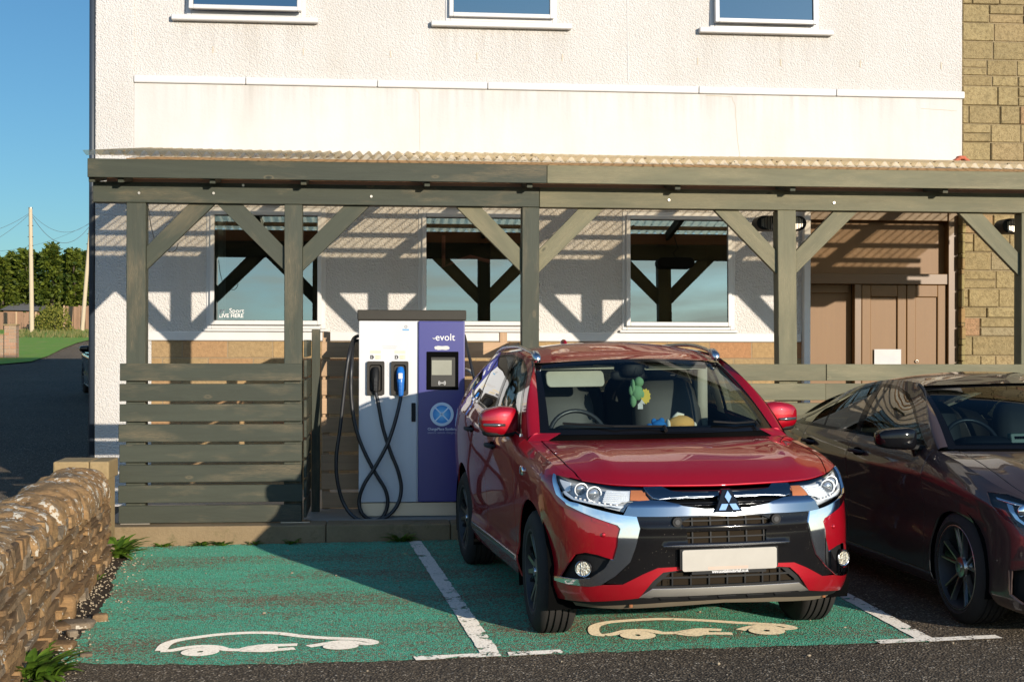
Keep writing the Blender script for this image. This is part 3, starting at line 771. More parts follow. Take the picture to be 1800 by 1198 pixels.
MB().box(6.33,12.7,WY-.1,26.2,7.2,7.4).build('roof',m_slate,sb)
# ---------------- timber canopy
BY0,BY1=11.985,12.13
cn=thing('timber_canopy','green painted timber canopy with corrugated clear roof along the white wall','canopy',(1.8,12.06,.12))
posts=[(-2.083,-1.925,wood_green,0),(-.778,-.628,wood_green,0),(1.240,1.388,wood_green,0),(3.484,3.648,wood_grey,.03),(5.70,5.85,wood_grey,0),(-4.2,-4.2,None,0)][:5]
for x0,x1,mt,ln in posts:
    m=MB();m.bar(((x0+x1)/2+ln*.9,12.065,.125),((x0+x1)/2-ln*.1,12.065,2.806),.15,x1-x0,(1,0,0));m.build('post',mt,cn,bevel=.004)
jx=at(947,340,12).x
for a,b,mt in ((-2.357,jx,wood_green),(jx+.003,7.2,wood_grey)): MB().bar((a,(BY0+BY1)/2,2.894),(b,(BY0+BY1)/2,2.894),.145,.172).build('beam',mt,cn,bevel=.004)
jf=at(960,300,11.8).x
for a,b,mt in ((-2.36,jf,wood_green),(jf+.003,7.2,wood_grey)): MB().bar((a,11.80,3.068),(b,11.80,3.068),.045,.153).build('fascia',mt,cn,bevel=.003)
slope=.143
for u in (161,212,373,533,750,930,1190,1392,1660,1880):
    x=at(u,320,11.85).x;m=MB();m.bar((x,11.828,3.008),(x,14.69,3.008+slope*2.86),.048,.105);m.build('rafter',wood_green,cn,bevel=.003)
for Y in (11.87,12.3,12.72,13.24,13.76,14.28):
    z=3.064+slope*(Y-11.83);MB().bar((-2.3,Y,z+.046),(7.2,Y,z+.046),.045,.046).build('purlin',wood_raw,cn,bevel=.003)
def corr(a,b):
    x=-2.385+9.6*a;Y=11.70+2.99*b
    return (x,Y,3.180+.024*math.sin(2*math.pi*x/.1005+.6)+slope*(Y-11.70)+.004*math.sin(x*1.7))
MB().grid(corr,1100,6).build('roof_sheet',m_sheet,cn,smooth=True)
db=MB()
for i in range(170):
    x=random.uniform(-2.3,6.4);Y=11.70+random.uniform(.0,.5)
    p=corr((x+2.385)/9.6,(Y-11.70)/2.99);r=random.uniform(.004,.011);db.ell((p[0],p[1],p[2]+r*.5),(r*1.3,r*1.3,r*.7),6,4)
meta(db.build('moss_debris',m_kerb,cn),kind='stuff')
MB().bar((-2.3,12.30,3.04),(7.2,12.30,3.04),.03,.13).build('ledger',wood_red,cn)
def brace(xp,d,mt,z0=2.248,z1=2.446,o0=.35,o1=.565):
    P=[(xp,z0),(xp,z1),(xp+d*o0,2.806),(xp+d*o1,2.806)]
    if d>0: P=P[::-1]
    ro=random.random()*30
    t=Vector((d*.7,.7));n_=Vector((-t.y,t.x))
    uv=[(ro+Vector(p).dot(t),ro+Vector(p).dot(n_)) for p in P]
    m=MB();vs=[(x,12.03,z) for x,z in P]+[(x,12.085,z) for x,z in P]
    # front is -Y
    m.add(vs,[(3,2,1,0),(4,5,6,7)]+[(k,(k+1)%4,4+(k+1)%4,4+k) for k in range(4)],[[uv[3],uv[2],uv[1],uv[0]],uv]+[[uv[k],uv[(k+1)%4],uv[(k+1)%4],uv[k]] for k in range(4)])
    bm_=m.build('brace',mt,cn,bevel=.003)
    return bm_
for xp,d,mt in ((-1.925,1,wood_green),(-.778,-1,wood_green),(-.628,1,wood_green),(1.240,-1,wood_grey),(1.388,1,wood_grey),(3.49,-1,wood_grey),(3.65,1,wood_grey),(5.70,-1,wood_grey)): brace(xp,d,mt)
for u,v in ((244,342),(375,342),(427,328),(652,347),(1175,352),(1465,356)):
    p=at(u,v,BY0);MB().cyl((p.x,BY0-.012,p.z),(p.x,BY0+.01,p.z),.011,10).build('bolt',m_steel,cn)
wr=MB();wr.tube([tuple(at(u,v,12.0)+Vector((0,.06,0))) for u,v in ((259,368),(262,395),(268,420),(275,432))],.004,5)
wr.tube([tuple(at(u,v,12.1)) for u,v in ((295,445),(303,446),(310,440),(313,430))],.004,5);wr.build('cable',m_wire,cn)
fl=MB()
for X0,X1,zz in ((-.3,1.0,3.0),(1.3,2.6,3.02),(3.0,4.6,3.03)):
    fl.tube([(X0+(X1-X0)*k/8,12.3,zz+.05-.05*math.sin(math.pi*k/8)) for k in range(9)],.005,5)
fl.build('cable',m_wire,cn)
# heaters under the canopy
def heater(u0,u1,v0,v1,Y,label):
    a=at(u0,v0,Y);b=at(u1,v1,Y);cx=(a.x+b.x)/2;cz=(a.z+b.z)/2;hw=(b.x-a.x)/2;r=(a.z-b.z)/2
    t=thing('patio_heater',label,'heater',(cx,Y,cz),group='heaters hung under the canopy')
    m=MB();poly=[]
    for k in range(13): th=math.pi/2+math.pi*k/12;poly.append((cx-hw+r+r*math.cos(th),cz+r*math.sin(th)))
    for k in range(13): th=-math.pi/2+math.pi*k/12;poly.append((cx+hw-r+r*math.cos(th),cz+r*math.sin(th)))
    m.prism(poly,lambda p,q,d:(p,Y-.1+d,q),.2);m.build('housing',m_black,t,bevel=.012,seg=2)
    gm=MB()
    for s in (-1,1):
        for k in range(7): gm.box(cx+s*(hw-.13)+k*s*.014-.002,cx+s*(hw-.13)+k*s*.014+.002,Y-.106,Y-.098,cz-.07+.006*k,cz+.07-.006*k,'z')
    gm.build('grille',m_steel,t)
    MB().tube([(cx+.02,Y,cz+r),(cx-.02,Y,cz+r+.06),(cx+.04,Y,cz+r+.12),(cx,Y,3.05)],.008,6).build('hanger',m_wire,t)
heater(1325,1412,380,406,12.45,'black oval patio heater hanging behind the canopy post by the brown doors')
heater(1754,1842,384,410,12.45,'black oval patio heater cut off by the right edge of the photo')
# ---------------- fences
def boards(m,p0,p1,zs,h,th,up=(0,0,1)):
    for i,z in enumerate(zs):
        j=random.uniform(-.006,.006);a=Vector((*p0,z));b=Vector((*p1,z));t=(b-a).normalized()
        m.bar(a+t*j,b+t*random.uniform(-.006,.006),th,h)
fz=[.208+.1692*i for i in range(8)]
f1=thing('slatted_fence','green slatted fence panel left of the charger above the kerb','fence',(-1.37,11.99,.13))
m=MB();boards(m,(-2.132,11.96),(-.625,11.96),fz,.145,.028);m.build('slat_panel',wood_green,f1,bevel=.003)
m=MB();boards(m,(-.600,11.99),(-.600,12.80),[z+.03 for z in fz]+[fz[-1]+.20],.145,.024);m.build('return_panel',wood_green,f1,bevel=.003)
MB().bar((-.545,12.80,.12),(-.545,12.80,1.76),.08,.075,(1,0,0)).build('end_post',wood_green,f1,bevel=.004)
for q_ in (-2.12,-.80): MB().box(q_,q_+.24,11.95,12.1,.126,.134).build('post_shoe',m_steel,f1)
f2=thing('slatted_fence','raw unpainted larch slatted fence directly behind the charging station','fence',(.4,12.99,.13))
m=MB();boards(m,(-.50,12.97),(1.22,12.97),[.20+.172*i for i in range(9)],.143,.022);m.build('slat_panel',wood_raw,f2,bevel=.003)
m=MB();boards(m,(1.225,12.12),(1.225,12.94),[.20+.172*i for i in range(9)],.143,.022);m.build('return_panel',wood_raw,f2,bevel=.003)
for q_ in (-.46,1.17): MB().bar((q_,13.02,.12),(q_,13.02,1.74),.07,.07,(1,0,0)).build('post',wood_raw,f2,bevel=.004)
f3=thing('slatted_fence','weathered grey green slatted fence behind the red and dark cars','fence',(4.2,11.99,.13))
m=MB();boards(m,(1.392,11.96),(3.9,11.96),fz,.145,.028);boards(m,(3.905,11.96),(7.2,11.96),fz,.145,.028);m.build('slat_panel',wood_grey,f3,bevel=.003)
# ---------------- charging station
CY=12.35
ch=thing('charging_station','white and purple vehicle charging cabinet with two looping black cables','charger',(.31,12.65,.12))
X=lambda u,v=700:at(u,v,CY).x
Zc=lambda v,u=720:at(u,v,CY).z
xl,xm,xr=X(631),X(734.5),X(817)
z0,z1=Zc(884),Zc(565)
MB().box(xl,xr,CY+.012,CY+.48,z0,z1,'z').build('cabinet',m_cwhite,ch,bevel=.006)
MB().box(X(628),X(819.5),CY-.012,CY+.50,z1+.004,Zc(546),'x').build('top_cap',m_ccap,ch,bevel=.01,seg=2)
MB().box(xl+.02,xr-.02,CY+.03,CY+.45,.12,z0-.002,'x').build('plinth',m_steel,ch,bevel=.004)
dp=MB();dp.box(xl,xm-.005,CY,CY+.012,z0+.004,z1-.004,'z');door=dp.build('door',m_cwhite,ch,bevel=.004,seg=2)
pp=MB();pp.box(xm+.004,xr,CY-.016,CY+.012,z0+.004,z1-.002,'z');purp=pp.build('purple_panel',m_cpurple,ch,bevel=.008,seg=3)
def rrect(x0,x1,z0,z1,r,n=6):
    P=[]
    for cx,cz,a in ((x1-r,z1-r,0),(x0+r,z1-r,90),(x0+r,z0+r,180),(x1-r,z0+r,270)):
        for k in range(n+1): th=R(a+90*k/n);P.append((cx+r*math.cos(th),cz+r*math.sin(th)))
    return P
def recess(u0,u1,v0,v1):
    x0,x1,c1,c0=X(u0),X(u1),Zc(v0),Zc(v1);m=MB()
    o=rrect(x0,x1,c0,c1,.014);i=rrect(x0+.022,x1-.022,c0+.03,c1-.03,.02);d=rrect(x0+.03,x1-.03,c0+.04,c1-.04,.02)
    n=len(o);L=[[(a,CY-.001,b) for a,b in o],[(a,CY-.032,b) for a,b in o],[(a,CY-.032,b) for a,b in i],[(a,CY-.004,b) for a,b in d]]
    vs=sum(L,[]);fs=[]
    for j in range(3):
        for k in range(n): fs.append((j*n+k,(j+1)*n+k,(j+1)*n+(k+1)%n,j*n+(k+1)%n))
    fs.append(tuple(range(3*n,4*n)));m.add(vs,fs);m.build('connector_holster',plain('holster_grey',(.028,.024,.019),.55,Specular_IOR_Level=.25) if 'holster_grey' not in bpy.data.materials else bpy.data.materials['holster_grey'],ch)
    return (x0+x1)/2,c0,c1
hx1,hb,ht=recess(645,676,636,695);hx2,_,_=recess(687.5,718,636,695)
def connector(hx,mat,u,v0,v1,mat2):
    top=Zc(v0);bot=Zc(v1);x=X(u);m=MB()
    pts=[(x+.0,CY-.012,top-.0),(x,CY-.028,top-.03),(x,CY-.052,top-.09),(x+.002,CY-.062,(top+bot)/2-.02),(x+.004,CY-.062,bot)]
    m.tube(pts,[.028,.036,.036,.03,.021],14);c=m.build('connector',mat,ch,smooth=True,auto=50)
    g_=MB()
    for k in range(9): g_.box(x-.012,x+.014,CY-.098,CY-.090,bot+.02+k*.012,bot+.026+k*.012)
    g_.build('grip_rib',mat2,c)
    return Vector((x+.004,CY-.062,bot))
e1=connector(hx1,m_black,660,648,690,m_trimd);e2=connector(hx2,m_blueconn,704,648,697,m_blueconn)
lb=MB();p=at(704,661,CY-.09);lb.box(p.x-.018,p.x+.018,CY-.099,CY-.091,p.z-.03,p.z+.02,'z');lb.build('connector_label',m_white,ch,bevel=.003)
for u,w in ((651,'1'),(694,'2')):
    p=at(u,629,CY-.004);m=MB()
    q=[(p.x,p.z-.017),(p.x+.022,p.z-.017),(p.x+.033,p.z),(p.x+.022,p.z+.017),(p.x,p.z+.017)]
    m.add([(a,CY-.0015,b) for a,b in q],[tuple(range(5))]);m.build('number_badge',m_black,ch)
    text_mesh('badge_number',w,.03,m_white,ch,lambda a,b,d,p=p:(p.x+.013+a,CY-.0022-d,p.z-.011+b),bold=.0006)
    m=MB();m.add([(p.x-.002,CY-.001,p.z+.032),(p.x+.092,CY-.001,p.z+.032),(p.x+.092,CY-.001,p.z+.058),(p.x-.002,CY-.001,p.z+.058)],[(0,1,2,3)])
    m.add([(p.x+.04,CY-.0008,p.z-.018),(p.x+.092,CY-.0008,p.z-.018),(p.x+.092,CY-.0008,p.z+.018),(p.x+.04,CY-.0008,p.z+.018)],[(0,1,2,3)])
    m.build('sticker',plain('cream_sticker',(.66,.56,.4),.5),ch)
    m=MB()
    for i in range(3): m.box(p.x+.045,p.x+.045+(.032,.026,.03)[i],CY-.002,CY-.001,p.z+.008-.011*i,p.z+.0105-.011*i)
    m.build('fine_print',plain('fine_print_grey',(.3,.28,.25),.6),ch)
st=MB();p=at(713,577,CY);st.box(p.x-.028,p.x+.03,CY-.0015,CY-.0005,p.z-.026,p.z-.012);st.build('blue_sticker',plain('blue_sticker',(.12,.3,.5),.5),ch)
st=MB();st.lathe([(-.001,.009),(-.001,.012),(.001,.012)],(p.x+.002,CY-.001,p.z+.008),'y',18);st.build('lock_symbol',m_trimd,ch)
st=MB()
for i,(a,b) in enumerate(((672,698),(673,696))):
    q0=at(a,610+i*3.4,CY);q1=at(b,610+i*3.4,CY);st.box(q0.x,q1.x,CY-.001,CY-.0004,q0.z-.002,q0.z+.002)
st.build('faint_print',plain('faint_print_beige',(.40,.36,.32),.6),ch);st=MB()
for k in range(12): q0=at(681+(k%3),638+k*2.2,CY);st.box(q0.x-.004,q0.x+.004,CY-.001,CY-.0004,q0.z-.0015,q0.z+.0015)
st.build('faint_print',bpy.data.materials['faint_print_beige'],ch)
# display
PY_=CY-.018
x0,x1,c1,c0=at(750,619,PY_).x,at(806,619,PY_).x,at(780,619,PY_).z,at(780,686,PY_).z
m=MB();m.prism(rrect(x0,x1,c0,c1,.006),lambda a,b,d:(a,PY_-.008+d,b),.02);disp=m.build('display',m_dark,ch,bevel=.003)
m=MB();a=[at(758,629,PY_),at(800,680,PY_)];m.prism(rrect(a[0].x,a[1].x,a[1].z,a[0].z,.004),lambda a,b,d:(a,PY_-.012+d,b),.006);m.build('bezel',plain('bezel_grey',(.035,.033,.028),.5,Specular_IOR_Level=.3),disp)
m=MB();a=[at(759,634,PY_),at(794,660,PY_)];m.prism(rrect(a[0].x,a[1].x,a[1].z,a[0].z,.002),lambda a,b,d:(a,PY_-.0145+d,b),.006);m.build('screen',m_screen,disp)
m=MB();p=at(777,674,PY_)
for r in (.012,.022,.031):
    for s in (-1,1):
        m.tube([(p.x+s*r*math.cos(R(t)),PY_-.0128,p.z+.9*r*math.sin(R(t))) for t in range(-42,43,12)],.0022,5)
m.ell((p.x,PY_-.0125,p.z),(.005,.002,.005),8,6);m.build('card_symbol',m_white,disp)
p=at(765,599.5,PY_);tb=lambda a,b,d,p=p:(p.x+a,PY_-.0008-d,p.z+b)
text_mesh('maker_lettering','evolt',.088,m_white,purp,tb,'LEFT',sx=.98)
m=MB();m.tube([(p.x-.022,PY_-.001,p.z+.022),(p.x-.012,PY_-.001,p.z+.014),(p.x+.0,PY_-.001,p.z+.02),(p.x+.012,PY_-.001,p.z+.021)],.0035,6);m.build('maker_lettering',m_white,purp)
a=at(764,609,PY_);b=at(790,616,PY_);m=MB();pts=[]
for k in range(24):
    th=2*math.pi*k/24;pts.append(((a.x+b.x)/2+(b.x-a.x)/2*math.copysign(abs(math.cos(th))**.45,math.cos(th))*random.uniform(.95,1.04),(a.z+b.z)/2+(a.z-b.z)/2*math.copysign(abs(math.sin(th))**.45,math.sin(th))*random.uniform(.85,1.1)))
m.add([(x,PY_-.0008,z) for x,z in pts],[tuple(range(24))]);m.build('torn_sticker',m_paper,purp)
# round emblem
p=at(777,729,PY_);m=MB();m.lathe([(-.001,.079),(-.0015,.103),(.001,.104)],(p.x,PY_-.001,p.z),'y',64);m.build('round_emblem',plain('emblem_ring',(.66,.72,.78),.4),purp)
m=MB();m.lathe([(-.0008,.0005),(-.0008,.079)],(p.x,PY_-.0005,p.z),'y',64)
def emb():
    M=Mat('emblem_blue');t=M.n('ShaderNodeTexCoord');v=M.n('ShaderNodeVectorMath',operation='DISTANCE');M.l(t.outputs['Object'],v.inputs[0]);o=Vector((p.x,PY_,p.z))-Vector((.31,12.65,.12));v.inputs[1].default_value=o
    c=M.ramp(M.math('DIVIDE',v.outputs['Value'],.08),[(0,(.75,.9,1)),(.35,(.16,.5,.8)),(1,(.03,.24,.6))]);return M.fin(M.pr(c,.4))
m.build('emblem_disc',emb(),purp)
m=MB()
for s in (-1,1): m.bar((p.x-.056,PY_-.003,p.z-.056*s),(p.x+.056,PY_-.003,p.z+.056*s),.011,.002,(0,1,0))
m.build('emblem_cross',plain('emblem_cross_pale',(.75,.85,.92),.4),purp)
q=at(752,757,PY_);text_mesh('network_lettering','ChargePlace Scotland',.0315,plain('lettering_grey',(.75,.75,.8),.5),purp,lambda a,b,d:(q.x+a,PY_-.0008-d,q.z+b),'LEFT',bold=.0004,sx=.93)
q2=at(752,763,PY_);text_mesh('network_lettering','electric vehicle charging',.027,plain('lettering_dim',(.38,.38,.5),.5),purp,lambda a,b,d:(q2.x+a,PY_-.0008-d,q2.z+b),'LEFT',sx=.95)
# door handle
a=at(723.5,709,CY);b=at(731,742,CY);m=MB();m.prism(rrect(a.x,b.x,b.z,a.z,.008),lambda x,y,d:(x,CY-.012+d,y),.014);m.build('door_handle',m_black,door,bevel=.003)
# cables
def spl(pts,n=10):
    P=[Vector(p) for p in pts];o=[]
    for i in range(len(P)-1):
        p0=P[max(i-1,0)];p1=P[i];p2=P[i+1];p3=P[min(i+2,len(P)-1)]
        for k in range(n):
            t=k/n;o.append(.5*((2*p1)+(p2-p0)*t+(2*p0-5*p1+4*p2-p3)*t*t+(3*p1-p0-3*p2+p3)*t**3))
    return o+[P[-1]]
def cab(lst,r,end=None):
    q=[at(u,v,Y) for u,v,Y in lst]
    if end is not None: q=[end]+q
    MB().tube(spl(q),r,10).build('cable',m_cable,ch,smooth=True)
A=CY-.08
cab([(665,710,A),(674,755,A),(688,798,A),(700,828,A),(706,858,A),(700,887,A-.01),(682,908,A-.03),(655,917,A-.05),(625,911,A-.03),(604,884,A),(593,842,A),(592,800,A),(598,755,A),(604,700,A),(609,655,A),(614,622,A+.03),(621,598,CY+.12),(629,592,CY+.25)],.0165,e1)
cab([(700,722,A-.02),(692,752,A-.03),(680,785,A-.04),(660,822,A-.035),(641,852,A-.03),(632,880,A-.02),(637,903,A-.03),(654,915,A-.02),(672,911,A),(682,888,A),(678,862,A),(660,832,A),(640,793,A),(626,755,A),(619,715,A),(617,680,A),(618,645,A+.02),(621,605,CY+.12),(629,600,CY+.3)],.0165,e2)
cab([(816,590,CY+.2),(822,615,CY+.05),(828,640,CY-.05),(834,668,CY-.12),(838,690,CY-.16)],.014)
MB().tube(spl([at(819,650,CY+.1),at(829,655,CY-.02),at(835,670,CY-.08),at(833,690,CY-.1),at(826,690,CY-.05)]),.014,10).build('cable',plain('pale_cable',(.5,.45,.38),.5),ch,smooth=True)
# ---------------- car shells
def lerp_tab(t,x):
    # t: list of (x, v) ; smooth monotone-ish cubic (Catmull-Rom on non uniform)
    n=len(t)
    if x<=t[0][0]: return t[0][1]
    if x>=t[-1][0]: return t[-1][1]
    i=0
    while t[i+1][0]<x: i+=1
    x0,v0=t[i];x1,v1=t[i+1];h=x1-x0
    d=(v1-v0)/h
    def slope(j):
        if j==0: return (t[1][1]-t[0][1])/(t[1][0]-t[0][0])
        if j==n-1: return (t[-1][1]-t[-2][1])/(t[-1][0]-t[-2][0])
        a=(t[j][1]-t[j-1][1])/(t[j][0]-t[j-1][0]);b=(t[j+1][1]-t[j][1])/(t[j+1][0]-t[j][0])
        if a*b<=0: return 0.0
        return 2*a*b/(a+b)
    m0,m1=slope(i),slope(i+1)
    u=(x-x0)/h
    return (2*u**3-3*u*u+1)*v0+(u**3-2*u*u+u)*h*m0+(-2*u**3+3*u*u)*v1+(u**3-u*u)*h*m1
class Shell:
    def __init__(S,plan,ztop,nose,side,q0=.8,q1=1.1,blend=(.75,1.25)):
        # plan: half outline (x,y) nose->tail, ztop: table by arc s, nose/side: tables h->d
        S.plan=[];S.ss=[]
        P=plan;n=len(P);pts=[]
        for i in range(n-1):
            p0=P[i-1] if i>0 else (-P[1][0],P[1][1]);p1=P[i];p2=P[i+1];p3=P[i+2] if i+2<n else (-P[n-2][0],P[n-2][1])
            a=math.dist(p0,p1)**.5;b=math.dist(p1,p2)**.5;c=math.dist(p2,p3)**.5
            for k in range(24):
                u=k/24
                r=[]
                for ax in (0,1):
                    m1=b*((p1[ax]-p0[ax])/a-(p2[ax]-p0[ax])/(a+b)+(p2[ax]-p1[ax])/b)
                    m2=b*((p2[ax]-p1[ax])/b-(p3[ax]-p1[ax])/(b+c)+(p3[ax]-p2[ax])/c)
                    r.append((2*u**3-3*u*u+1)*p1[ax]+(u**3-2*u*u+u)*m1+(-2*u**3+3*u*u)*p2[ax]+(u**3-u*u)*m2)
                pts.append(tuple(r))
        pts.append(P[-1]);s=0;S.ss=[0]
        for i in range(1,len(pts)):
            s+=math.dist(pts[i-1],pts[i]);S.ss.append(s)
        S.pts=pts;S.L=s
        S.zt=ztop;S.nose=nose;S.side=side;S.q0=q0;S.q1=q1;S.bl=blend;S.extra=None
    def at(S,s):
        import bisect
        s=min(max(s,0),S.L-1e-6)
        i=min(max(bisect.bisect_right(S.ss,s)-1,0),len(S.pts)-2)
        u=(s-S.ss[i])/(S.ss[i+1]-S.ss[i])
        a,b=S.pts[i],S.pts[i+1]
        return (a[0]+(b[0]-a[0])*u,a[1]+(b[1]-a[1])*u)
    def s_of_y(S,y):
        # side arc position where plan y equals y (front to back)
        lo,hi=S.bl[0],S.L-.7
        for _ in range(40):
            m=(lo+hi)/2
            if S.at(m)[1]<y: lo=m
            else: hi=m
        return (lo+hi)/2
    def raw(S,s,h,off=0.0):
        sg=1 if s>=0 else -1; s=abs(s)
        x,y=S.at(s)
        e=.02
        a=S.at(s-e) if s>e else (-S.at(e-s)[0],S.at(e-s)[1]); b=S.at(s+e)
        tx,ty=b[0]-a[0],b[1]-a[1];l=math.hypot(tx,ty) or 1
        nx,ny=ty/l,-tx/l      # outward
        if s<.03: nx,ny=0.0,-1.0
        zt=lerp_tab(S.zt,s)
        z=h if h<=S.q0 else S.q0+(h-S.q0)*(zt-S.q0)/(S.q1-S.q0)
        w=min(max((s-S.bl[0])/(S.bl[1]-S.bl[0]),0),1);w=w*w*(3-2*w)
        d=lerp_tab(S.nose,h)*(1-w)+lerp_tab(S.side,h)*w+off
        if S.extra: d+=S.extra(s,h,x,y)
        return (sg*(x+nx*d),y+ny*d,z)
SUV_SHELL=Shell(
 [(0,-.925),(.25,-.915),(.45,-.885),(.60,-.83),(.72,-.745),(.80,-.63),(.85,-.50),(.88,-.35),(.893,-.15),(.898,.1),(.90,.5),(.90,1.0),(.90,1.6),(.90,2.1),(.895,2.45),(.885,2.75),(.85,3.05),(.78,3.25),(.65,3.37),(.35,3.43),(0,3.44)],
 [(0,.885),(.3,.89),(.6,.90),(.85,.925),(1.0,.95),(1.25,.99),(1.7,1.05),(2.0,1.085),(3.,1.165),(3.95,1.24),(6,1.24)],
 [(.16,-.13),(.20,-.10),(.26,-.045),(.33,-.01),(.40,0),(.60,0),(.70,-.008),(.78,-.022),(.86,-.04),(.95,-.07),(1.03,-.11),(1.1,-.16)],
 [(.16,-.12),(.20,-.07),(.28,-.03),(.36,-.008),(.45,-.022),(.60,-.014),(.75,-.004),(.88,0),(.95,-.003),(1.0,-.012),(1.05,-.035),(1.1,-.075)])
mir=lambda S:(lambda a,b:(lambda p:(-p[0],p[1],p[2]))(S(a,b)))
def both(m,S,outer,**k):
    m.panel(S,outer,flip=False,**k); m.panel(mir(S),outer,flip=True,**k); return m
def arc(c,r,a0,a1,n=18): return [(c[0]+r*math.cos(R(a0+(a1-a0)*k/n)),c[1]+r*math.sin(R(a0+(a1-a0)*k/n))) for k in range(n+1)]
def wheel(parent,x,y,z,Rt,Rr,w,side,style,steer=0):
    """side -1: outer face towards -x"""
    e=bpy.data.objects.new('wheel',None)
    M=Matrix.Rotation(R(steer),4,'Z')
    def T(m): m.v=[tuple(M@Vector((side*p[0],p[1],p[2]))+Vector((x,y,z))) for p in m.v]; (m.f.__setitem__(slice(None),[list(reversed(f)) for f in m.f]) if side<0 else None); return m
    h=w/2
    t=MB();pr=[(-h+.02,Rr-.012),(-h+.002,Rr+.012),(-h-.004,Rr+.05),(-h+.012,Rt-.025),(-h+.028,Rt-.006)]
    gr=[-.055,-.02,.02,.055];pr.append((-h+.045,Rt))
    for g in gr: pr+=[(g-.006,Rt+.001),(g-.004,Rt-.009),(g+.004,Rt-.009),(g+.006,Rt+.001)]
    pr+=[(h-.045,Rt),(h-.028,Rt-.006),(h-.012,Rt-.025),(h+.004,Rt-.0+-.06),(h-.002,Rr+.012),(h-.02,Rr-.012)]
    t.lathe(pr,n=72);ty=T(t).build('wheel',m_rubber,parent,smooth=True,auto=40)
    r=MB();r.lathe([(h-.012,Rr+.004),(h-.004,Rr+.006),(h-.006,Rr-.008),(h-.02,Rr-.014),(-h+.02,Rr-.03),(-h+.02,Rr)],n=64)
    T(r).build('rim',m_trimd,ty,smooth=True,auto=35)
    if style=='five': q_=MB();q_.lathe([(h-.010,Rr+.004),(h-.003,Rr+.003),(h-.004,Rr-.001)],n=64);T(q_).build('rim_edge',m_alloy,ty,smooth=True)
    b=MB();b.lathe([(.03,.0),(.03,.17),(.01,.17),(.01,0)],n=40);b.lathe([(-h+.03,.0),(-h+.03,Rr-.02)],n=40);T(b).build('brake_disc',m_trimd,ty,smooth=True,auto=30)
    s=MB();s2=MB();f0=h-.018
    def spoke(a,w0,w1,tw,r0,r1,dp,mm,d0=0.0):
        ca,sa=math.cos(R(a)),math.sin(R(a))
        def P(rr,off,d): return (f0-d,rr*ca-off*sa,rr*sa+off*ca)
        vs=[];
        for d in (0,dp):
            g=.004 if d else 0
            for rr,o,q in ((r0,-w0-g,.025),(r0,w0+g,.025),((r0+r1)/2,tw*.5+(w0+w1)/2+g,.012),(r1,tw+w1+g,.0),(r1,tw-w1-g,.0),((r0+r1)/2,tw*.5-(w0+w1)/2-g,.012)): vs.append(P(rr,o,d+q+d0))
        mm.add(vs,[(0,1,2,5),(5,2,3,4),(11,8,7,6),(10,9,8,11)]+[(k,6+k,6+(k+1)%6,(k+1)%6) for k in range(6)])
    if style=='five':
        for k in range(5):
            a=93+72*k
            for sgn in (-1,1): spoke(a+sgn*9,.0055,.0045,sgn*.016,.05,Rr-.006,.03,s)
            spoke(a,.014,.036,0,.05,Rr-.01,.02,s2,.010)
        s.lathe([(f0-.03,.064),(f0-.012,.058),(f0-.008,.035),(f0-.008,.0)],n=30)
        pass
    else:
        for k in range(5):
            a=75+72*k
            for sgn in (-1,1):
                spoke(a+sgn*9,.014,.012,sgn*.012,.055,Rr-.008,.03,s)
                spoke(a+sgn*15,.010,.008,sgn*.045,.06,Rr-.008,.03,s2,.008)
        s.lathe([(f0-.03,.075),(f0-.014,.07),(f0-.01,.04),(f0-.01,.0)],n=30)
    T(s);T(s2);s.build('spokes',m_alloy if style=='five' else m_alloyd,ty,smooth=True,auto=25);s2.build('spoke_inlay',m_gloss,ty,smooth=True,auto=25)
    c=MB();c.lathe([(f0-.009,.0301),(f0-.002,.029),(f0-.001,.0)],n=24)
    for k in range(5):
        a=R(57+72*k);c.cyl((f0-.03,.05*math.cos(a),.05*math.sin(a)),(f0-.012,.05*math.cos(a),.05*math.sin(a)),.008,8)
    T(c).build('hub_cap',m_satin,ty,smooth=True,auto=30)
    return ty
def coons(c0,c1,d0,d1,bump):
    """c0(u) front, c1(u) back, d0(v) left, d1(v) right"""
    P00,P10,P01,P11=[Vector(p) for p in (c0(0),c0(1),c1(0),c1(1))]
    def S(u,v):
        v=max(v,1e-5);u=min(max(u,0),1)
        p=Vector(c0(u))*(1-v)+Vector(c1(u))*v+Vector(d0(v))*(1-u)+Vector(d1(v))*u-(P00*(1-u)*(1-v)+P10*u*(1-v)+P01*(1-u)*v+P11*u*v)
        p.z+=bump(u,v)
        return tuple(p)
    return S
def seat(m,x,y,zb,w,rec=.1,head=True):
    m.ell((x,y+.02,zb),(w/2,.26,.09),16,8,.55)
    m.ell((x,y+.30,zb+.33),(w/2*.95,.09,.36),16,10,.6,fn=lambda p:Vector((p.x,p.y+p.z*.28,p.z)))
    if head: m.ell((x,y+.43,zb+.74),(.12,.055,.085),14,8,.7)
    return m
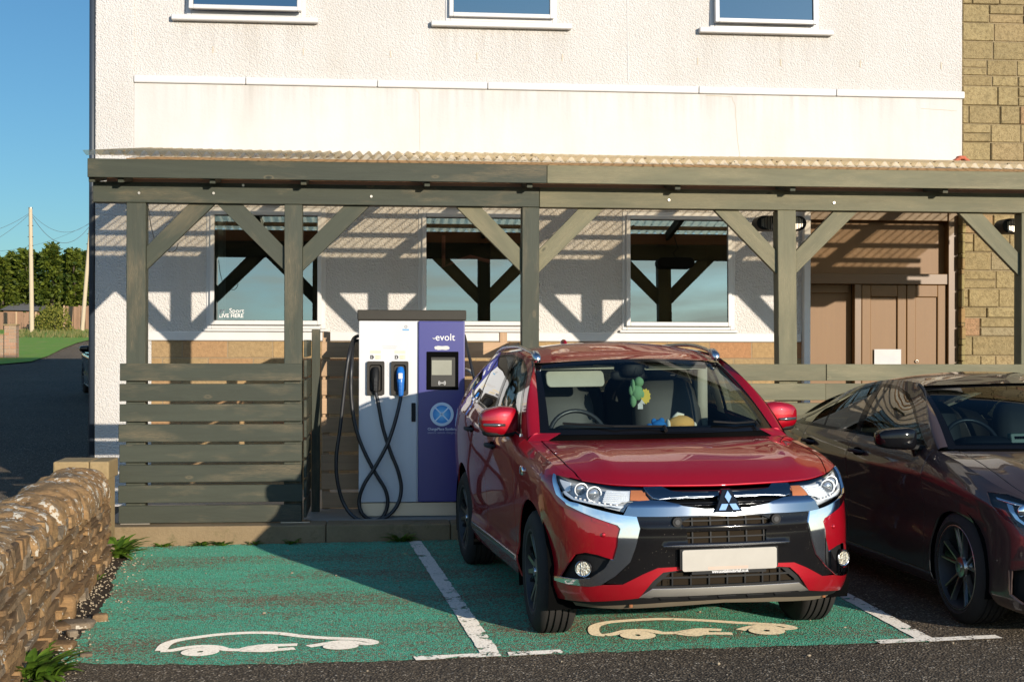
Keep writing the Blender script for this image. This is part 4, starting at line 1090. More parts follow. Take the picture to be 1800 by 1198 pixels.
# =====================================================================================  RED SUV
suv=thing('parked_car','glossy red suv parked nose out in the second green bay','car',(1.7669,8.1873,0.0),(0,-.012,R(5.42)),local=True)
SH=SUV_SHELL;S=SH.raw
sy=SH.s_of_y
WF=(-.06,.345);WB=(2.45,.345);RA=.415
def fsh(s):   # bonnet front edge height along the nose
    return lerp_tab([(0,1.105),(.3,1.103),(.55,1.092),(.73,1.079),(.91,1.060),(1.0,1.054),(1.1,1.085),(1.25,1.1)],abs(s))
def archpts(c,r,a0,a1,n=22): return [(sy(y),z) for y,z in arc(c,r,a0,a1,n)]
L=SH.L
yA,yB,yC=.40,1.405,2.20
topA=[(s,fsh(s)) for s in (1.0,1.05,1.1,1.17,1.25,1.5)]+[(sy(yA)-.003,1.1)]
af=archpts(WF,RA,-12,186)
lamp=[(1.095,1.043),(1.0,1.048),(.91,1.055),(.73,1.073),(.545,1.085),(.44,1.078),(.383,.905),(.415,.88),(.503,.863),(.56,.768),(.64,.784),(.80,.817),(.895,.838),(.965,.878),(1.03,.963)]
chrome_out=[(1.115,1.041),(1.02,.867),(.92,.790),(.754,.746),(.667,.722),(.588,.700)]
chrome_vl=[(.573,.683),(.585,.636),(.588,.595),(.610,.519)]
pocket_top=[(.626,.522),(.70,.541),(.772,.549),(.853,.529),(.985,.398)]
lip_up=[(1.06,.372),(.90,.367),(.74,.370),(.675,.382),(.567,.389),(.46,.444),(.38,.478),(.25,.482),(0,.482)]
lip_lo=[(1.10,.262),(.757,.287),(.57,.308),(.48,.320),(.405,.411),(.352,.455),(.28,.463),(0,.456)]
# front wing + bumper corner
front_edge=[(1.0,1.0535)]+[(1.115,1.043)]
wing=topA+[(sy(yA)-.003,.385)]+[(sy(WF[0]+RA*math.cos(R(8)))+.001,.385)]+archpts(WF,RA,8,186,20)+[(sy(-.475),.30),(1.115,.30),(1.09,.372),(1.06,.376),(.985,.398)]+pocket_top[::-1][1:]+chrome_vl[::-1]+chrome_out[::-1]+[(1.10,1.046)]
m=MB();both(m,S,wing,step=.035,rim=.012)
both(m,S,[(sy(-.475),.30),(sy(-.462),.262)]+lip_lo+lip_up[::-1]+[(1.115,.30)],step=.03,rim=.012,off=.004)
# sill, rear quarter and tail
both(m,S,[(sy(WF[0]+RA*math.cos(R(7))),.380),(sy(WF[0]+RA*math.cos(R(-9))),.25),(sy(WB[0]-RA*math.cos(R(-9))),.25),(sy(WB[0]-RA*math.cos(R(7))),.380)],step=.04,rim=.01)
rdoor_tail=[(sy(2.20),1.1),(sy(2.205),1.0),(sy(2.17),.93),(sy(2.09),.83)]+archpts(WB,RA+.075,139,180,8)+[(sy(1.955),.385)]
quarter=[(sy(2.206),1.1),(L,1.1),(L,.25),(sy(2.95),.25)]+archpts(WB,RA,-12,172,22)+[(sy(2.04),.382)]+[(s+.006,h) for s,h in rdoor_tail[::-1][:-1]]
m.panel(S,quarter,step=.05,rim=.01);m.panel(mir(S),quarter,step=.05,rim=.01,flip=True)
def ws(u,v):  # windscreen u -1..1, v 0..1
    yb=.33-.27*(1-u*u);yt=1.02-.12*(1-u*u)
    zb_=1.112+.012*(1-abs(u)**2.2);zt=1.512+.035*(1-u*u)
    x=u*(.742+(.632-.742)*v);bow=.030*math.sin(math.pi*v)
    return (x,yb+(yt-yb)*v-bow*.8,zb_+(zt-zb_)*v+bow*.6)
# bonnet patch
s1=sy(.30)
def c0(u): s=(u-.5)*2.0; return S(s,fsh(s))
def edge(v): s=1.0+(s1-1.0)*(max(v,0)**.85); return s
d1=lambda v:S(edge(v),fsh(edge(v)))
d0=lambda v:(lambda p:(-p[0],p[1],p[2]))(d1(v))
def c1(u):
    q=2*u-1; p=S(s1,1.1); return (q*p[0],p[1]-.20*(1-q*q)-.0,p[2]+.012*(1-abs(q)**2.2))
def hb(u,v):
    q=abs(2*u-1)
    b=.165*(max(v,0)**.75)*(1-v)*(1-q**3.5)
    b+=.012*math.exp(-((q-.60-.1*v)/.075)**2)*math.sin(math.pi*min(1,v*1.15))**1
    b-=.006*math.exp(-((q-.28)/.22)**2)*math.sin(math.pi*v)
    return b
H=coons(c0,c1,d0,d1,hb)
ub=.043
both(m,H,[(1,0),(1,1),(1-ub,1),(1-ub+.005,.5),(1-ub,0)],step=.03)   # wing top beside the bonnet
both(m,lambda u,v:tuple(Vector(c1((u+1)/2)).lerp(Vector(ws(min(u,1)*.985,0))+Vector((max(0,u-.985)*.5,0,0)),v)),[(.86,0),(1.0,0),(1.07,1),(.86,1)],step=.04)
body=m.build('body',m_red,suv)
hd=MB().panel(H,[(ub+.007,.004),(1-ub-.007,.004),(1-ub-.001,.5),(1-ub-.007,.985),(.5,.978),(ub+.007,.985),(ub+.001,.5)],step=.028,rim=.012)
bonnet=hd.build('bonnet',m_red,suv)
# doors
fdoor=[(sy(yA)+.003,1.1),(sy(yB)-.003,1.1),(sy(yB)-.003,.385),(sy(yA)+.003,.385)]
for sd in (-1,1):
    mp=S if sd>0 else mir(S);fl=sd<0
    d=MB().panel(mp,fdoor,step=.045,rim=.012,flip=fl).build('door',m_red,suv)
    d2=MB().panel(mp,[(sy(yB)+.003,1.1)]+rdoor_tail[:]+[(sy(yB)+.003,.385)],step=.045,rim=.012,flip=fl).build('door',m_red,suv)
    for dd,y,h in ((d,1.11,.965),(d2,1.97,.975)):
        p=Vector(S(sy(y),h));p.x*=1
        hm=MB();hm.ell((p.x+.004,p.y,p.z),(.006,.062,.027),14,8,.8);hm.v=[(sd*a,b,c) for a,b,c in hm.v]
        hm.build('handle_cup',m_dark,dd,smooth=True)
        hm=MB();hm.tube([(p.x+.0,p.y-.095,p.z),(p.x+.034,p.y-.075,p.z),(p.x+.042,p.y,p.z+.002),(p.x+.034,p.y+.075,p.z),(p.x+.0,p.y+.095,p.z)],[.011,.014,.015,.014,.011],10);hm.v=[(sd*a,b,c) for a,b,c in hm.v]
        hm.build('handle',m_red,dd,smooth=True)
    MB().panel(mp,[(sy(.36),.352),(sy(.36),.376),(sy(1.98),.376),(sy(1.98),.352)],step=.05,off=.012,rim=.012,flip=fl).build('sill_trim',m_satin,suv)
    p=Vector(S(sy(.12),.935));bm_=MB();bm_.ell((p.x+.003,p.y,p.z),(.008,.055,.028),12,6,.7);bm_.v=[(sd*a,b,c) for a,b,c in bm_.v];bm_.build('wing_badge',m_chrome,suv,smooth=True)
# dark backing behind every gap, wheel housings, floor
m=MB();both(m,S,[(0,.30),(1.02,.30),(1.1,1.03),(.95,1.035),(.5,1.06),(0,1.07)],holes=[[(1.075,1.02),(.95,1.025),(.73,1.05),(.55,1.05),(.45,1.045),(.40,.91),(.43,.89),(.51,.875),(.57,.785),(.65,.80),(.80,.832),(.89,.853),(.955,.89),(1.02,.97)]],step=.06,off=-.035)
both(m,S,[(sy(.30),.36),(sy(.30),1.06),(sy(2.5),1.06),(sy(1.95),.36)],step=.1,off=-.03)
m.box(-.70,.70,-.55,3.2,.23,.30,'y')
for c in (WF,WB):
    for sd in (-1,1):
        pts=arc(c,RA+.015,-20,200,20)
        m.add([(sd*xx,y,z) for xx in (.55,.875) for y,z in pts],[(k,k+1,22+k,21+k) for k in range(20)])
        m.add([(sd*.55,y,z) for y,z in pts],[tuple(range(21))])
m.panel(lambda u,v:tuple(Vector(H(u,v))-Vector((0,0,.03))),[(.005,.05),(.995,.05),(.995,.99),(.005,.99)],step=.1)
m.build('chassis',m_dark,suv)
for sd in (-1,1):
    for c,st in ((WF,-3.0),(WB,0)): wheel(suv,sd*.775,c[0],c[1],.35,.238,.225,sd,'ten',st)
# ---- greenhouse
zb=lambda y:S(sy(y),1.1)[2];xb=lambda y:S(sy(y),1.1)[0]
tabx=[(.2,.70),(.95,.640),(1.3,.655),(1.9,.652),(2.5,.63),(3.0,.59),(3.25,.57)]
tabz=[(.2,1.50),(.95,1.535),(1.2,1.567),(1.6,1.592),(2.1,1.585),(2.6,1.545),(3.0,1.485),(3.25,1.43)]
def G(y,t):
    x0,z0=xb(y),zb(y);x1,z1=lerp_tab(tabx,y),lerp_tab(tabz,y)
    return (x0+(x1-x0)*t+.022*math.sin(math.pi*t),y,z0+(z1-z0)*t)
def Gi(y,z): return (y,(z-zb(y))/(lerp_tab(tabz,y)-zb(y)))
glassP=[Gi(y,z) for y,z in ((.56,1.125),(.60,1.18),(.80,1.37),(1.02,1.535),(1.18,1.555),(1.385,1.560),(1.385,1.18))]
glassP=[(.575,.03),(.66,.25),(.84,.56),(1.02,.80),(1.16,.90),(1.385,.915),(1.385,.035)]
g2=[(1.455,.035),(1.455,.918),(1.8,.915),(2.03,.90),(2.03,.035)]
g3=[(2.06,.04),(2.06,.90),(2.30,.865),(2.47,.78),(2.53,.66),(2.50,.42),(2.36,.12),(2.28,.05)]
frame=[(.47,-.02),(.56,.14),(.72,.46),(.92,.78),(1.06,.885),(1.2,.945),(1.5,.955),(1.9,.95),(2.2,.93),(2.45,.86),(2.60,.70),(2.57,.42),(2.44,.10),(2.32,-.02)]
pil=[(.30,.0),(.55,.42),(.80,.82),(.92,.965),(1.0,1.0),(3.1,1.0),(3.2,.5),(3.22,.0)]+[(y,t) for y,t in frame[::-1]]
pill=MB()
both(pill,G,pil,step=.05)
# windscreen pillar: strip joining the glass edge to the side surface
def apil(a,v):
    p=Vector(ws(1,v))+Vector((.0,.0,.004));yy=lerp_tab([(0,.33),(.35,.56),(.7,.80),(.9,.93),(1,1.02)],v);tt=lerp_tab([(0,.0),(.35,.42),(.7,.80),(.9,.955),(1,1.0)],v)
    q=Vector(G(yy,tt));r_=p.lerp(q,a);n=Vector((.8,-.5,.35));r_+=n*(.018*math.sin(math.pi*a))
    return tuple(r_)
both(pill,apil,[(0,0),(1,0),(1,1),(0,1)],step=.09)
def roof(u,v):
    q=2*u-1;yf=1.02-.12*(1-q*q);yb_=3.22-.08*q*q;y=yf+(yb_-yf)*v
    xr=lerp_tab(tabx,y);zr=lerp_tab(tabz,y)
    z=zr+.062*(1-q*q)*min(1,.55+v*2.2)+(-.022*(1-v*4)*(1) if v<.25 else 0)
    return (q*xr,y,z)
pill.panel(roof,[(0,0),(1,0),(1,1),(0,1)],step=.05)
pill.build('roof',m_red,suv)
for sd in (-1,1): MB().panel(G if sd>0 else mir(G),frame,holes=[glassP,g2,g3],step=.06,off=.002,flip=sd<0).build('window_frame',m_gloss,suv)
for sd in (-1,1):
    mp=G if sd>0 else mir(G)
    for P in (glassP,g2,g3): MB().panel(mp,P,step=.08,flip=sd<0).build('side_window',m_frontglass if P is glassP else m_sideglass,suv)
    MB().panel(mp,[(.50,-.02),(.50,.022),(1.4,.026),(2.0,.028),(2.30,.03),(2.38,.075),(2.48,.2),(2.55,.40),(2.57,.39),(2.50,.17),(2.40,.045),(2.33,-.02)],step=.06,off=.008,rim=.006,flip=sd<0).build('window_trim',m_chrome,suv)
MB().panel(ws,[(-.93,.035),(.93,.035),(.945,.94),(0,.955),(-.945,.94)],step=.09).build('windscreen',m_wsglass,suv)
wb=MB();wb.panel(ws,[(-1,-.02),(1,-.02),(1,1.0),(-1,1.0)],holes=[[(-.93,.06),(.93,.06),(.945,.925),(0,.94),(-.945,.925)]],step=.08,off=-.002);wb.build('windscreen_band',m_gloss,suv)
cw=MB();cw.panel(lambda u,v:tuple(Vector(c1((u+1)/2)).lerp(Vector(ws(u*.985,.0)),v)+Vector((0,0,-.012))),[(-.88,-.2),(.88,-.2),(.88,1.2),(-.88,1.2)],step=.1);cw.build('scuttle',m_dark,suv)
for (u0,v0),(u1,v1),(u2,v2) in (((-.05,.035),(-.45,.045),(-.83,.09)),((.83,.06),(.62,.05),(.40,.075))):
    w_=MB();P=[tuple(Vector(ws(u,v))+Vector((0,-.012,.014))) for u,v in ((u0,v0-.05),(u0,v0),(u1,v1),(u2,v2))];w_.tube(P[1:],.007,6);w_.tube(P[:2],.012,6);w_.build('wiper',m_black,suv)
rt=MB()
rt.panel(lambda u,v:roof(u,v),[(.02,1),(.98,1),(.98,1.0001),(.02,1.0001)],step=1) if False else None
tg=MB();pt=[Vector(roof(u,1)) for u in (0,.25,.5,.75,1)];pb=[Vector(S(s,1.1)) for s in (-(L-.5),-(L-.25),L,(L-.25),(L-.5))]
tg.add([tuple(p) for p in pt+pb],[(k,k+1,6+k,5+k) for k in range(4)]);tg.build('tailgate_window',m_sideglass,suv)
tq=MB()
for sd in (-1,1):
    a=[Vector(G(3.1,1)),Vector(G(3.2,.5)),Vector(G(3.22,0))];b=[Vector(roof(1,1)),(Vector(roof(1,1))+Vector(S(L-.5,1.1)))/2,Vector(S(L-.5,1.1))]
    v=[(sd*p.x,p.y,p.z) for p in a+b];tq.add(v,[(0,1,4,3),(1,2,5,4)])
tq.build('rear_pillar',m_red,suv)
for sd in (-1,1):
    rl=MB();P=[]
    for k in range(15):
        y=1.03+1.55*k/14;e=math.sin(math.pi*k/14)**.35;q=Vector(G(y,1.0));P.append((sd*(q.x-.035),y,q.z+.014+.022*e))
    rl.tube(P,[.017]+[.0135]*13+[.017],10);r0=rl.build('roof_rail',m_satin,suv,smooth=True)
    ec=MB();q=Vector(G(1.03,1));ec.ell((sd*(q.x-.03),1.035,q.z+.022),(.026,.06,.030),12,8,.6,fn=lambda p:Vector((p.x,p.y,p.z+p.y*.35)));ec.build('rail_end_cap',m_satin,suv,smooth=True)
fin=MB();fin.ell((-.03,2.75,1.625),(.022,.09,.05),10,8,.9);fin.build('roof_aerial',m_red,suv,smooth=True)
# ---- mirrors
for sd in (-1,1):
    m=MB();m.ell((.925,.70,1.168),(.125,.085,.094),24,16,.55,fn=lambda p:Vector((p.x,p.y+abs(p.x)*.12+(.02 if p.y<0 else 0)*0,p.z*(1-.22*max(0,p.x/.125)))))
    m.v=[(sd*a,b,c) for a,b,c in m.v];m.f=[f[::-1] if sd<0 else f for f in m.f]
    mm=m.build('mirror',m_red,suv,smooth=True)
    m=MB();m.ell((.915,.705,1.098),(.118,.075,.028),18,8,.7);m.bar((.80,.72,1.115),(.93,.72,1.11),.09,.05);m.v=[(sd*a,b,c) for a,b,c in m.v];m.build('mirror_base',m_black,mm,smooth=True,auto=40)
    m=MB();m.tube([(.90,.614,1.148),(.96,.618,1.148),(1.02,.645,1.150),(1.048,.70,1.153)],[.008,.012,.013,.010],8);m.v=[(sd*a,b,c) for a,b,c in m.v];m.build('indicator_strip',plain('smoked_chrome',(.2,.19,.18),.2,Metallic=.8),mm,smooth=True)
    m=MB();m.add([(sd*x,.785,z) for x,z in rrect(.82,1.035,1.11,1.235,.03)],[tuple(range(28))]);m.build('mirror_glass',m_chrome,mm)
# ---- face
refs=lambda name,mat,outer,off,parent=suv,rim=.0,holes=(),step=.03,two=True:(both(MB(),S,outer,off=off,rim=rim,holes=holes,step=step) if two else MB().panel(S,outer,off=off,rim=rim,holes=holes,step=step)).build(name,mat,parent)
sym=lambda half:half+[(-s,h) for s,h in half[::-1] if s>1e-6]
vr=[(.558,.751),(.488,.744),(.471,.685),(.493,.592),(.523,.511),(.602,.435),(.674,.384)]
panel_half=[(0,.748),(.336,.744),(.488,.744),(.471,.685),(.493,.592),(.523,.511),(.602,.435),(.660,.392),(.567,.389),(.46,.444),(.38,.478),(.25,.482),(0,.482)]
def Sr(s,h):
    a=abs(s);w=1-sstep(.36,.52,a)
    return S(s,h,.016*math.exp(-((h-.686)/.014)**2)*(1-sstep(.44,.50,a))+.010*math.exp(-((h-.592)/.010)**2)*(1-sstep(.30,.37,a)))
slot1=sym([(0,.742),(.20,.738),(.255,.712),(.235,.698),(0,.700)])
slot2=[(-.222,.662),(-.218,.606),(.218,.606),(.222,.662)]
MB().panel(Sr,sym(panel_half),holes=[slot1,slot2],step=.022,off=-.006,rim=.02).build('front_panel',m_panelblack,suv)
sl=MB()
for hh in (.632,.720): sl.panel(S,[(-.26,hh-.004),(.26,hh-.004),(.26,hh+.004),(-.26,hh+.004)],step=.06,off=-.018,rim=.01)
for k in range(5):
    s=-.2+.1*k+.012;sl.panel(S,[(s-.004,.60),(s+.004,.60),(s+.004,.745),(s-.004,.745)],step=.05,off=-.020,rim=.01)
sl.build('front_mesh',m_black,suv)
rd=MB()
rd.panel(S,[(-.25,.60),(.25,.60),(.25,.745),(-.25,.745)],step=.1,off=-.034)
for k in range(26):
    hh=.60+.0056*k;rd.panel(S,[(-.24,hh),(.24,hh),(.24,hh+.0026),(-.24,hh+.0026)],step=.12,off=-.031)
rd.panel(S,[(-.40,.335),(.40,.335),(.40,.45),(-.40,.45)],step=.1,off=-.034)
for k in range(18):
    hh=.345+.0058*k;rd.panel(S,[(-.33,hh),(.25,hh),(.25,hh+.0028),(-.33,hh+.0028)],step=.12,off=-.030)
for s in (-.34,.26): rd.panel(S,[(s-.012,.345),(s+.012,.345),(s+.012,.445),(s-.012,.445)],step=.1,off=-.024,rim=.01)
rd.build('radiator',m_radiator,suv)
lg=MB();lg.panel(S,sym([(0,.456),(.28,.463),(.352,.455),(.405,.411),(.48,.320),(.46,.322),(.41,.368),(0,.371)]),holes=[sym([(0,.450),(.31,.452),(.385,.392),(.39,.378),(0,.378)])],step=.03,off=-.012,rim=.02)
lg.panel(S,[(-.38,.418),(.38,.418),(.37,.428),(-.37,.428)],step=.05,off=-.012,rim=.012)
for k in range(7): s=-.3+.1*k;lg.panel(S,[(s-.004,.376),(s+.004,.376),(s+.004,.452),(s-.004,.452)],step=.05,off=-.016,rim=.01)
lg.build('lower_grille',m_black,suv)
refs('chrome_line',m_chrome,sym([(0,.597),(.25,.597),(.35,.593),(.25,.588),(0,.588)]),.012,rim=.01,two=False)
refs('skid_plate',m_silver,sym([(0,.370),(.41,.368),(.478,.322),(.42,.321),(.40,.326),(0,.330)]),.004,rim=.015,two=False)
df=MB();df.panel(S,sym([(0,.328),(.42,.320),(.56,.305),(.75,.286),(1.08,.262),(1.02,.25),(.7,.256),(.55,.268),(.3,.284),(0,.29)]),step=.04,off=-.014,rim=.02);
for k in range(5):
    s=-.32+.16*k;df.panel(S,[(s-.05,.315),(s+.05,.315),(s+.04,.300),(s-.04,.300)],step=.04,off=-.006,rim=.01)
df.build('diffuser',m_black,suv)
vs_=MB();vs_.panel(S,sym([(0,.288),(.3,.280),(.62,.262),(.98,.248),(.97,.212),(.6,.222),(0,.255)]),step=.06,off=-.03);vs_.build('valance',plain('dusty_grey_plastic',(.16,.13,.09),.7),suv)
for sd in (-1,1):
    mp=S if sd>0 else mir(S);fl=sd<0
    cs=chrome_out+chrome_vl+[(.626,.522),(.657,.473),(.739,.416),(.833,.402),(1.0,.396),(1.055,.388),(1.05,.371),(.90,.369),(.74,.372),(.680,.384),(.602,.435),(.523,.511),(.493,.592),(.471,.685),(.488,.744),(.558,.751),(.60,.757),(.70,.776),(.80,.794),(.90,.812),(.975,.858),(1.035,.96),(1.098,1.041)]
    MB().panel(mp,cs,step=.025,off=.010,rim=.022,flip=fl).build('chrome_surround',m_chrome,suv)
    # fog lamp pocket
    pk=[(.626,.522),(.70,.541),(.772,.549),(.853,.529),(.985,.398),(.833,.402),(.739,.416),(.657,.473)]
    MB().panel(mp,pk,step=.04,off=-.028,flip=fl).build('fog_pocket',m_black,suv)
    fg=MB();p=Vector(S(.79,.462,-.006));n=Vector((.55,-.83,0));
    if sd<0: p.x*=-1;n.x*=-1
    n.normalize();n=(n+Vector((0,-.6,0))).normalized()
    fg.cyl(p-n*.03,p+n*.004,.046,28,.048);f_=fg.build('fog_lamp',m_gloss,suv,smooth=True,auto=40)
    fg=MB();fg.cyl(p-n*.01,p+n*.008,.039,28,.036);fg.build('fog_lens',m_foglens,f_,smooth=True,auto=40)
    q=MB()
    for k in range(10):
        th=2*math.pi*k/10;a=n.orthogonal().normalized();b=n.cross(a);q.tube([p+n*.0085+a*.041*math.cos(th+j*.3)+b*.041*math.sin(th+j*.3) for j in range(3)],.004,5)
    for k in range(3): q.bar(p+n*.009+Vector((0,0,-.034))+Vector((.012*(k-1),0,0)),p+n*.009+Vector((0,0,.034))+Vector((.012*(k-1),0,0)),.003,.002,(0,1,0))
    q.build('fog_trim',m_satin,f_)
    # sensor and washer cover
    p=Vector(S(.665,.648,.002));sn=MB();sn.ell((sd*p.x,p.y,p.z),(.012,.008,.012),12,8);sn.build('parking_sensor',m_red,suv,smooth=True)
    MB().panel(mp,[(.64,.693),(.735,.716),(.74,.742),(.71,.748),(.645,.728)],step=.03,off=.0025,rim=.003,flip=fl).build('washer_cover',m_red,suv)
    # camera pods in the front panel
    p=Vector(S(.275,.716,-.0));cp_=MB();cp_.cyl((sd*p.x,p.y+.02,p.z),(sd*p.x,p.y-.012,p.z),.030,20,.026);cp_.build('camera_pod',m_black,suv,smooth=True,auto=40)
    cp_=MB();cp_.cyl((sd*p.x,p.y-.012,p.z),(sd*p.x,p.y-.016,p.z),.014,16);cp_.build('pod_lens',m_trimd,suv)
    # headlamp
    hl=MB().panel(mp,lamp,step=.03,off=-.034,flip=fl,rim=-.032).build('headlamp',m_lamphouse,suv)
    def lp(s,h,o): q=Vector(S(s,h,o));q.x*=sd;return q
    for s,h,r in ((.885,.955,.032),(.775,.93,.036)):
        c=lp(s,h,-.026);rr=MB();rr.lathe([(.012,r*.8),(-.008,r*1.14),(-.014,r*1.2),(-.010,r*1.0)],c,'y',28);rr.build('lamp_bezel',m_lampbright,hl,smooth=True)
        rr=MB();rr.ell(c+Vector((0,-.004,0)),(r*.84,r*.42,r*.84),20,12);rr.build('projector_lens',plain('projector_glass',(.34,.36,.38),.04,Metallic=.6),hl,smooth=True)
    rr=MB();rr.panel(mp,[(.69,1.03),(.69,.86),(.60,.835),(.575,.87),(.53,.90),(.53,1.05)],step=.03,off=-.014,flip=fl)
    for k in range(6): 
        hh=.87+.028*k;rr.panel(mp,[(.685,hh),(.545,hh+.006),(.545,hh+.018),(.685,hh+.012)],step=.04,off=-.007,flip=fl,rim=.008)
    rr.panel(mp,[(1.0,.90),(.90,.848),(.64,.797),(.575,.787),(.56,.80),(.65,.822),(.89,.872),(.98,.925)],step=.03,off=-.008,flip=fl,rim=.012)
    rr.panel(mp,[(1.07,1.03),(1.02,.97),(.975,.92),(.955,.95),(.98,1.03)],step=.03,off=-.018,flip=fl,rim=.01)
    rr.build('reflector',m_lampbright,hl)
    rr=MB();rr.panel(mp,[(.525,1.055),(.525,.905),(.46,.90),(.415,.915),(.455,1.06)],step=.03,off=-.012,flip=fl);
    for k in range(5): s=.435+.02*k;rr.panel(mp,[(s,.92),(s+.008,.92),(s+.008,1.04),(s,1.04)],step=.04,off=-.014,flip=fl,rim=.008)
    rr.build('indicator_lamp',m_amber,hl)
    dr=MB()
    for k in range(9):
        c=lp(.60+.035*k,.806+.0075*k,-.010);dr.ell(c,(.008,.006,.006),8,6)
    dr.build('daytime_light',m_white,hl)
    MB().panel(mp,lamp,step=.025,off=-.004,flip=fl).build('lamp_lens',m_lens,hl)
# upper grille: black field, two chrome bars, slats
MB().panel(S,sym([(0,1.098),(.30,1.098),(.45,1.082),(.383,.905),(.41,.878),(.503,.863),(.558,.751),(.336,.745),(0,.748)]),step=.03,off=-.030).build('grille_field',m_dark,suv)
gs=MB()
for hh in (.835,.875,1.035,1.07): gs.panel(S,[(-.36,hh-.006),(.36,hh-.006),(.36,hh+.006),(-.36,hh+.006)],step=.05,off=-.016,rim=.012)
gs.build('grille_slat',m_gloss,suv)
wingb=[(0,.775),(.12,.779),(.24,.797),(.30,.838),(.345,.868),(.41,.877),(.503,.862),(.558,.752),(.488,.745),(.336,.744),(0,.748)]
refs('grille_wing',m_wingchrome,sym(wingb),.008,rim=.025,two=False)
bar2=[(0,1.0),(.22,1.004),(.285,1.03),(.33,1.09),(.445,1.078),(.392,.925),(.36,.905),(.30,.925),(.2,.942),(0,.945)]
refs('grille_bar',m_wingchrome,sym(bar2),.002,rim=.02,two=False)
# emblem
ez0,ez1=S(0,.766)[2]-.004,S(0,1.07)[2]
def em(a,b,d): return (a+.004,-.925-.018+d+.20*max(0,b-.05)*0,ez0+b)
hh_=.118
eb=MB();eb.prism([(-.082,0),(.082,0),(.064,.03),(.026,hh_),(-.026,hh_),(-.064,.03)],lambda a,b,d:(a+.004,-.934+d+.28*b,ez0+b),.03);emb_=eb.build('emblem',m_gloss,suv,bevel=.003)
ra=.0395;q3=math.sqrt(3);dm=MB();o=(0,.046)
for ang in (90,210,330):
    t=R(ang);u_=Vector((math.cos(t),math.sin(t)));l_=Vector((math.cos(t+R(30)),math.sin(t+R(30))));r_=Vector((math.cos(t-R(30)),math.sin(t-R(30))))
    P=[Vector(o)+u_*.001,Vector(o)+r_*ra,Vector(o)+u_*(ra*q3),Vector(o)+l_*ra]
    dm.prism([(p.x,p.y) for p in P],lambda a,b,d:(a+.004,-.944+d+.28*b,ez0+b),.012)
dm.build('emblem_diamonds',m_chrome,emb_,bevel=.0015)
# plate
pz0=.462;pl_=MB();pl_.prism(rrect(-.26,.26,pz0,pz0+.1115,.012),lambda a,b,d:(a,-.952+d,b),.008);pt_=pl_.build('number_plate',m_plate,suv)
ph=MB();ph.box(-.21,.20,-.953,-.935,pz0-.017,pz0-.001);ph.box(-.27,.27,-.944,-.928,pz0+.01,pz0+.115);ph.build('plate_holder',m_black,pt_)
text_mesh('plate_lettering','www.scottishmotorhall.co.uk',.021,m_white,pt_,lambda a,b,d:(a,-.9535-d,pz0-.012+b),'CENTER',bold=.0006,sx=.8)
m=MB();m.add([(-.12,-.9525,pz0+.006),(.10,-.9525,pz0+.006),(.10,-.9525,pz0+.020),(-.12,-.9525,pz0+.020)],[(0,1,2,3)]);m.build('plate_strip',plain('faded_strip',(.5,.35,.27),.6),pt_)
tow=MB();tow.cyl((-.50,-.80,.26),(-.50,-.80,.30),.012,8);tow.cyl((.62,-.72,.25),(.62,-.72,.29),.012,8);tow.build('tow_bolt',plain('rusty_bolt',(.25,.09,.03),.8),suv)
# ---- cabin
cb=MB()
cb.grid(lambda a,b:((2*a-1)*.74,(.12+.27*(2*a-1)**2)+(.62-.12-.15*(2*a-1)**2)*b,1.085+.012*math.sin(math.pi*b)),20,8)
cb.grid(lambda a,b:((2*a-1)*.74,.62+.12*(2*a-1)**2+.10*b,1.085-.55*b),12,4)
cb.ell((-.40,.60,1.10),(.20,.12,.05),16,8,.8)
cb.build('dashboard',m_trimd,suv,smooth=True,auto=60)
sw=MB();c=Vector((-.405,.74,1.05))
for k in range(1):
    pts=[]
    for j in range(33):
        th=2*math.pi*j/32;pts.append(c+Vector((.185*math.cos(th),.185*math.sin(th)*.42,.185*math.sin(th)*.9)))
    sw.tube(pts,.015,8)
sw.ell(c+Vector((0,.0,-.01)),(.07,.03,.06),12,8);sw.bar(c+Vector((-.17,0,0)),c+Vector((.17,0,0)),.03,.02);sw.build('steering_wheel',plain('steering_leather',(.03,.03,.032),.35),suv,smooth=True,auto=50)
st_=MB();seat(st_,-.38,1.05,.72,.52);seat(st_,.38,1.05,.72,.52);st_.build('front_seat',m_seat,suv,smooth=True)
st_=MB();seat(st_,-.40,1.95,.72,.5);seat(st_,.40,1.95,.72,.5);seat(st_,0,1.95,.70,.36);st_.build('rear_seat',m_seat,suv,smooth=True)
lin=MB();lin.panel(lambda u,v:tuple(Vector(roof(u,v))-Vector((0,0,.035))),[(.06,.02),(.94,.02),(.96,.97),(.04,.97)],step=.15)
for sd in (-1,1):
    mp=G if sd>0 else mir(G)
    lin.panel(mp,[(1.36,.0),(1.36,.93),(1.48,.93),(1.50,0)],step=.1,off=-.03,flip=sd<0)
    ap=apil if sd>0 else mir(apil)
    lin.panel(lambda a,b,ap=ap,sd=sd:tuple(Vector(ap(a,b))+Vector((-sd*.025,.04,-.02))),[(-.05,.1),(.9,.1),(.9,1),(-.05,1)],step=.15,flip=sd<0)
lin.box(-.60,-.10,.985,1.0,1.478,1.503);lin.box(.14,.60,.985,1.0,1.482,1.505)
for sd in (-1,1): lin.box(sd*.63-.035,sd*.63+.035,1.34,1.47,1.02,1.50,'z')
lin.build('headlining',m_beige,suv)
vz=MB();vz.prism(rrect(-.55,-.16,0,.105,.03),lambda a,b,d:(a,.985-.05*(b/.105)*-1+d,1.365+b),.02)
vz.prism(rrect(.12,.55,0,.03,.01),lambda a,b,d:(a,1.02+d,1.468+b),.02);vz.build('sun_visor',m_beige,suv,bevel=.004)
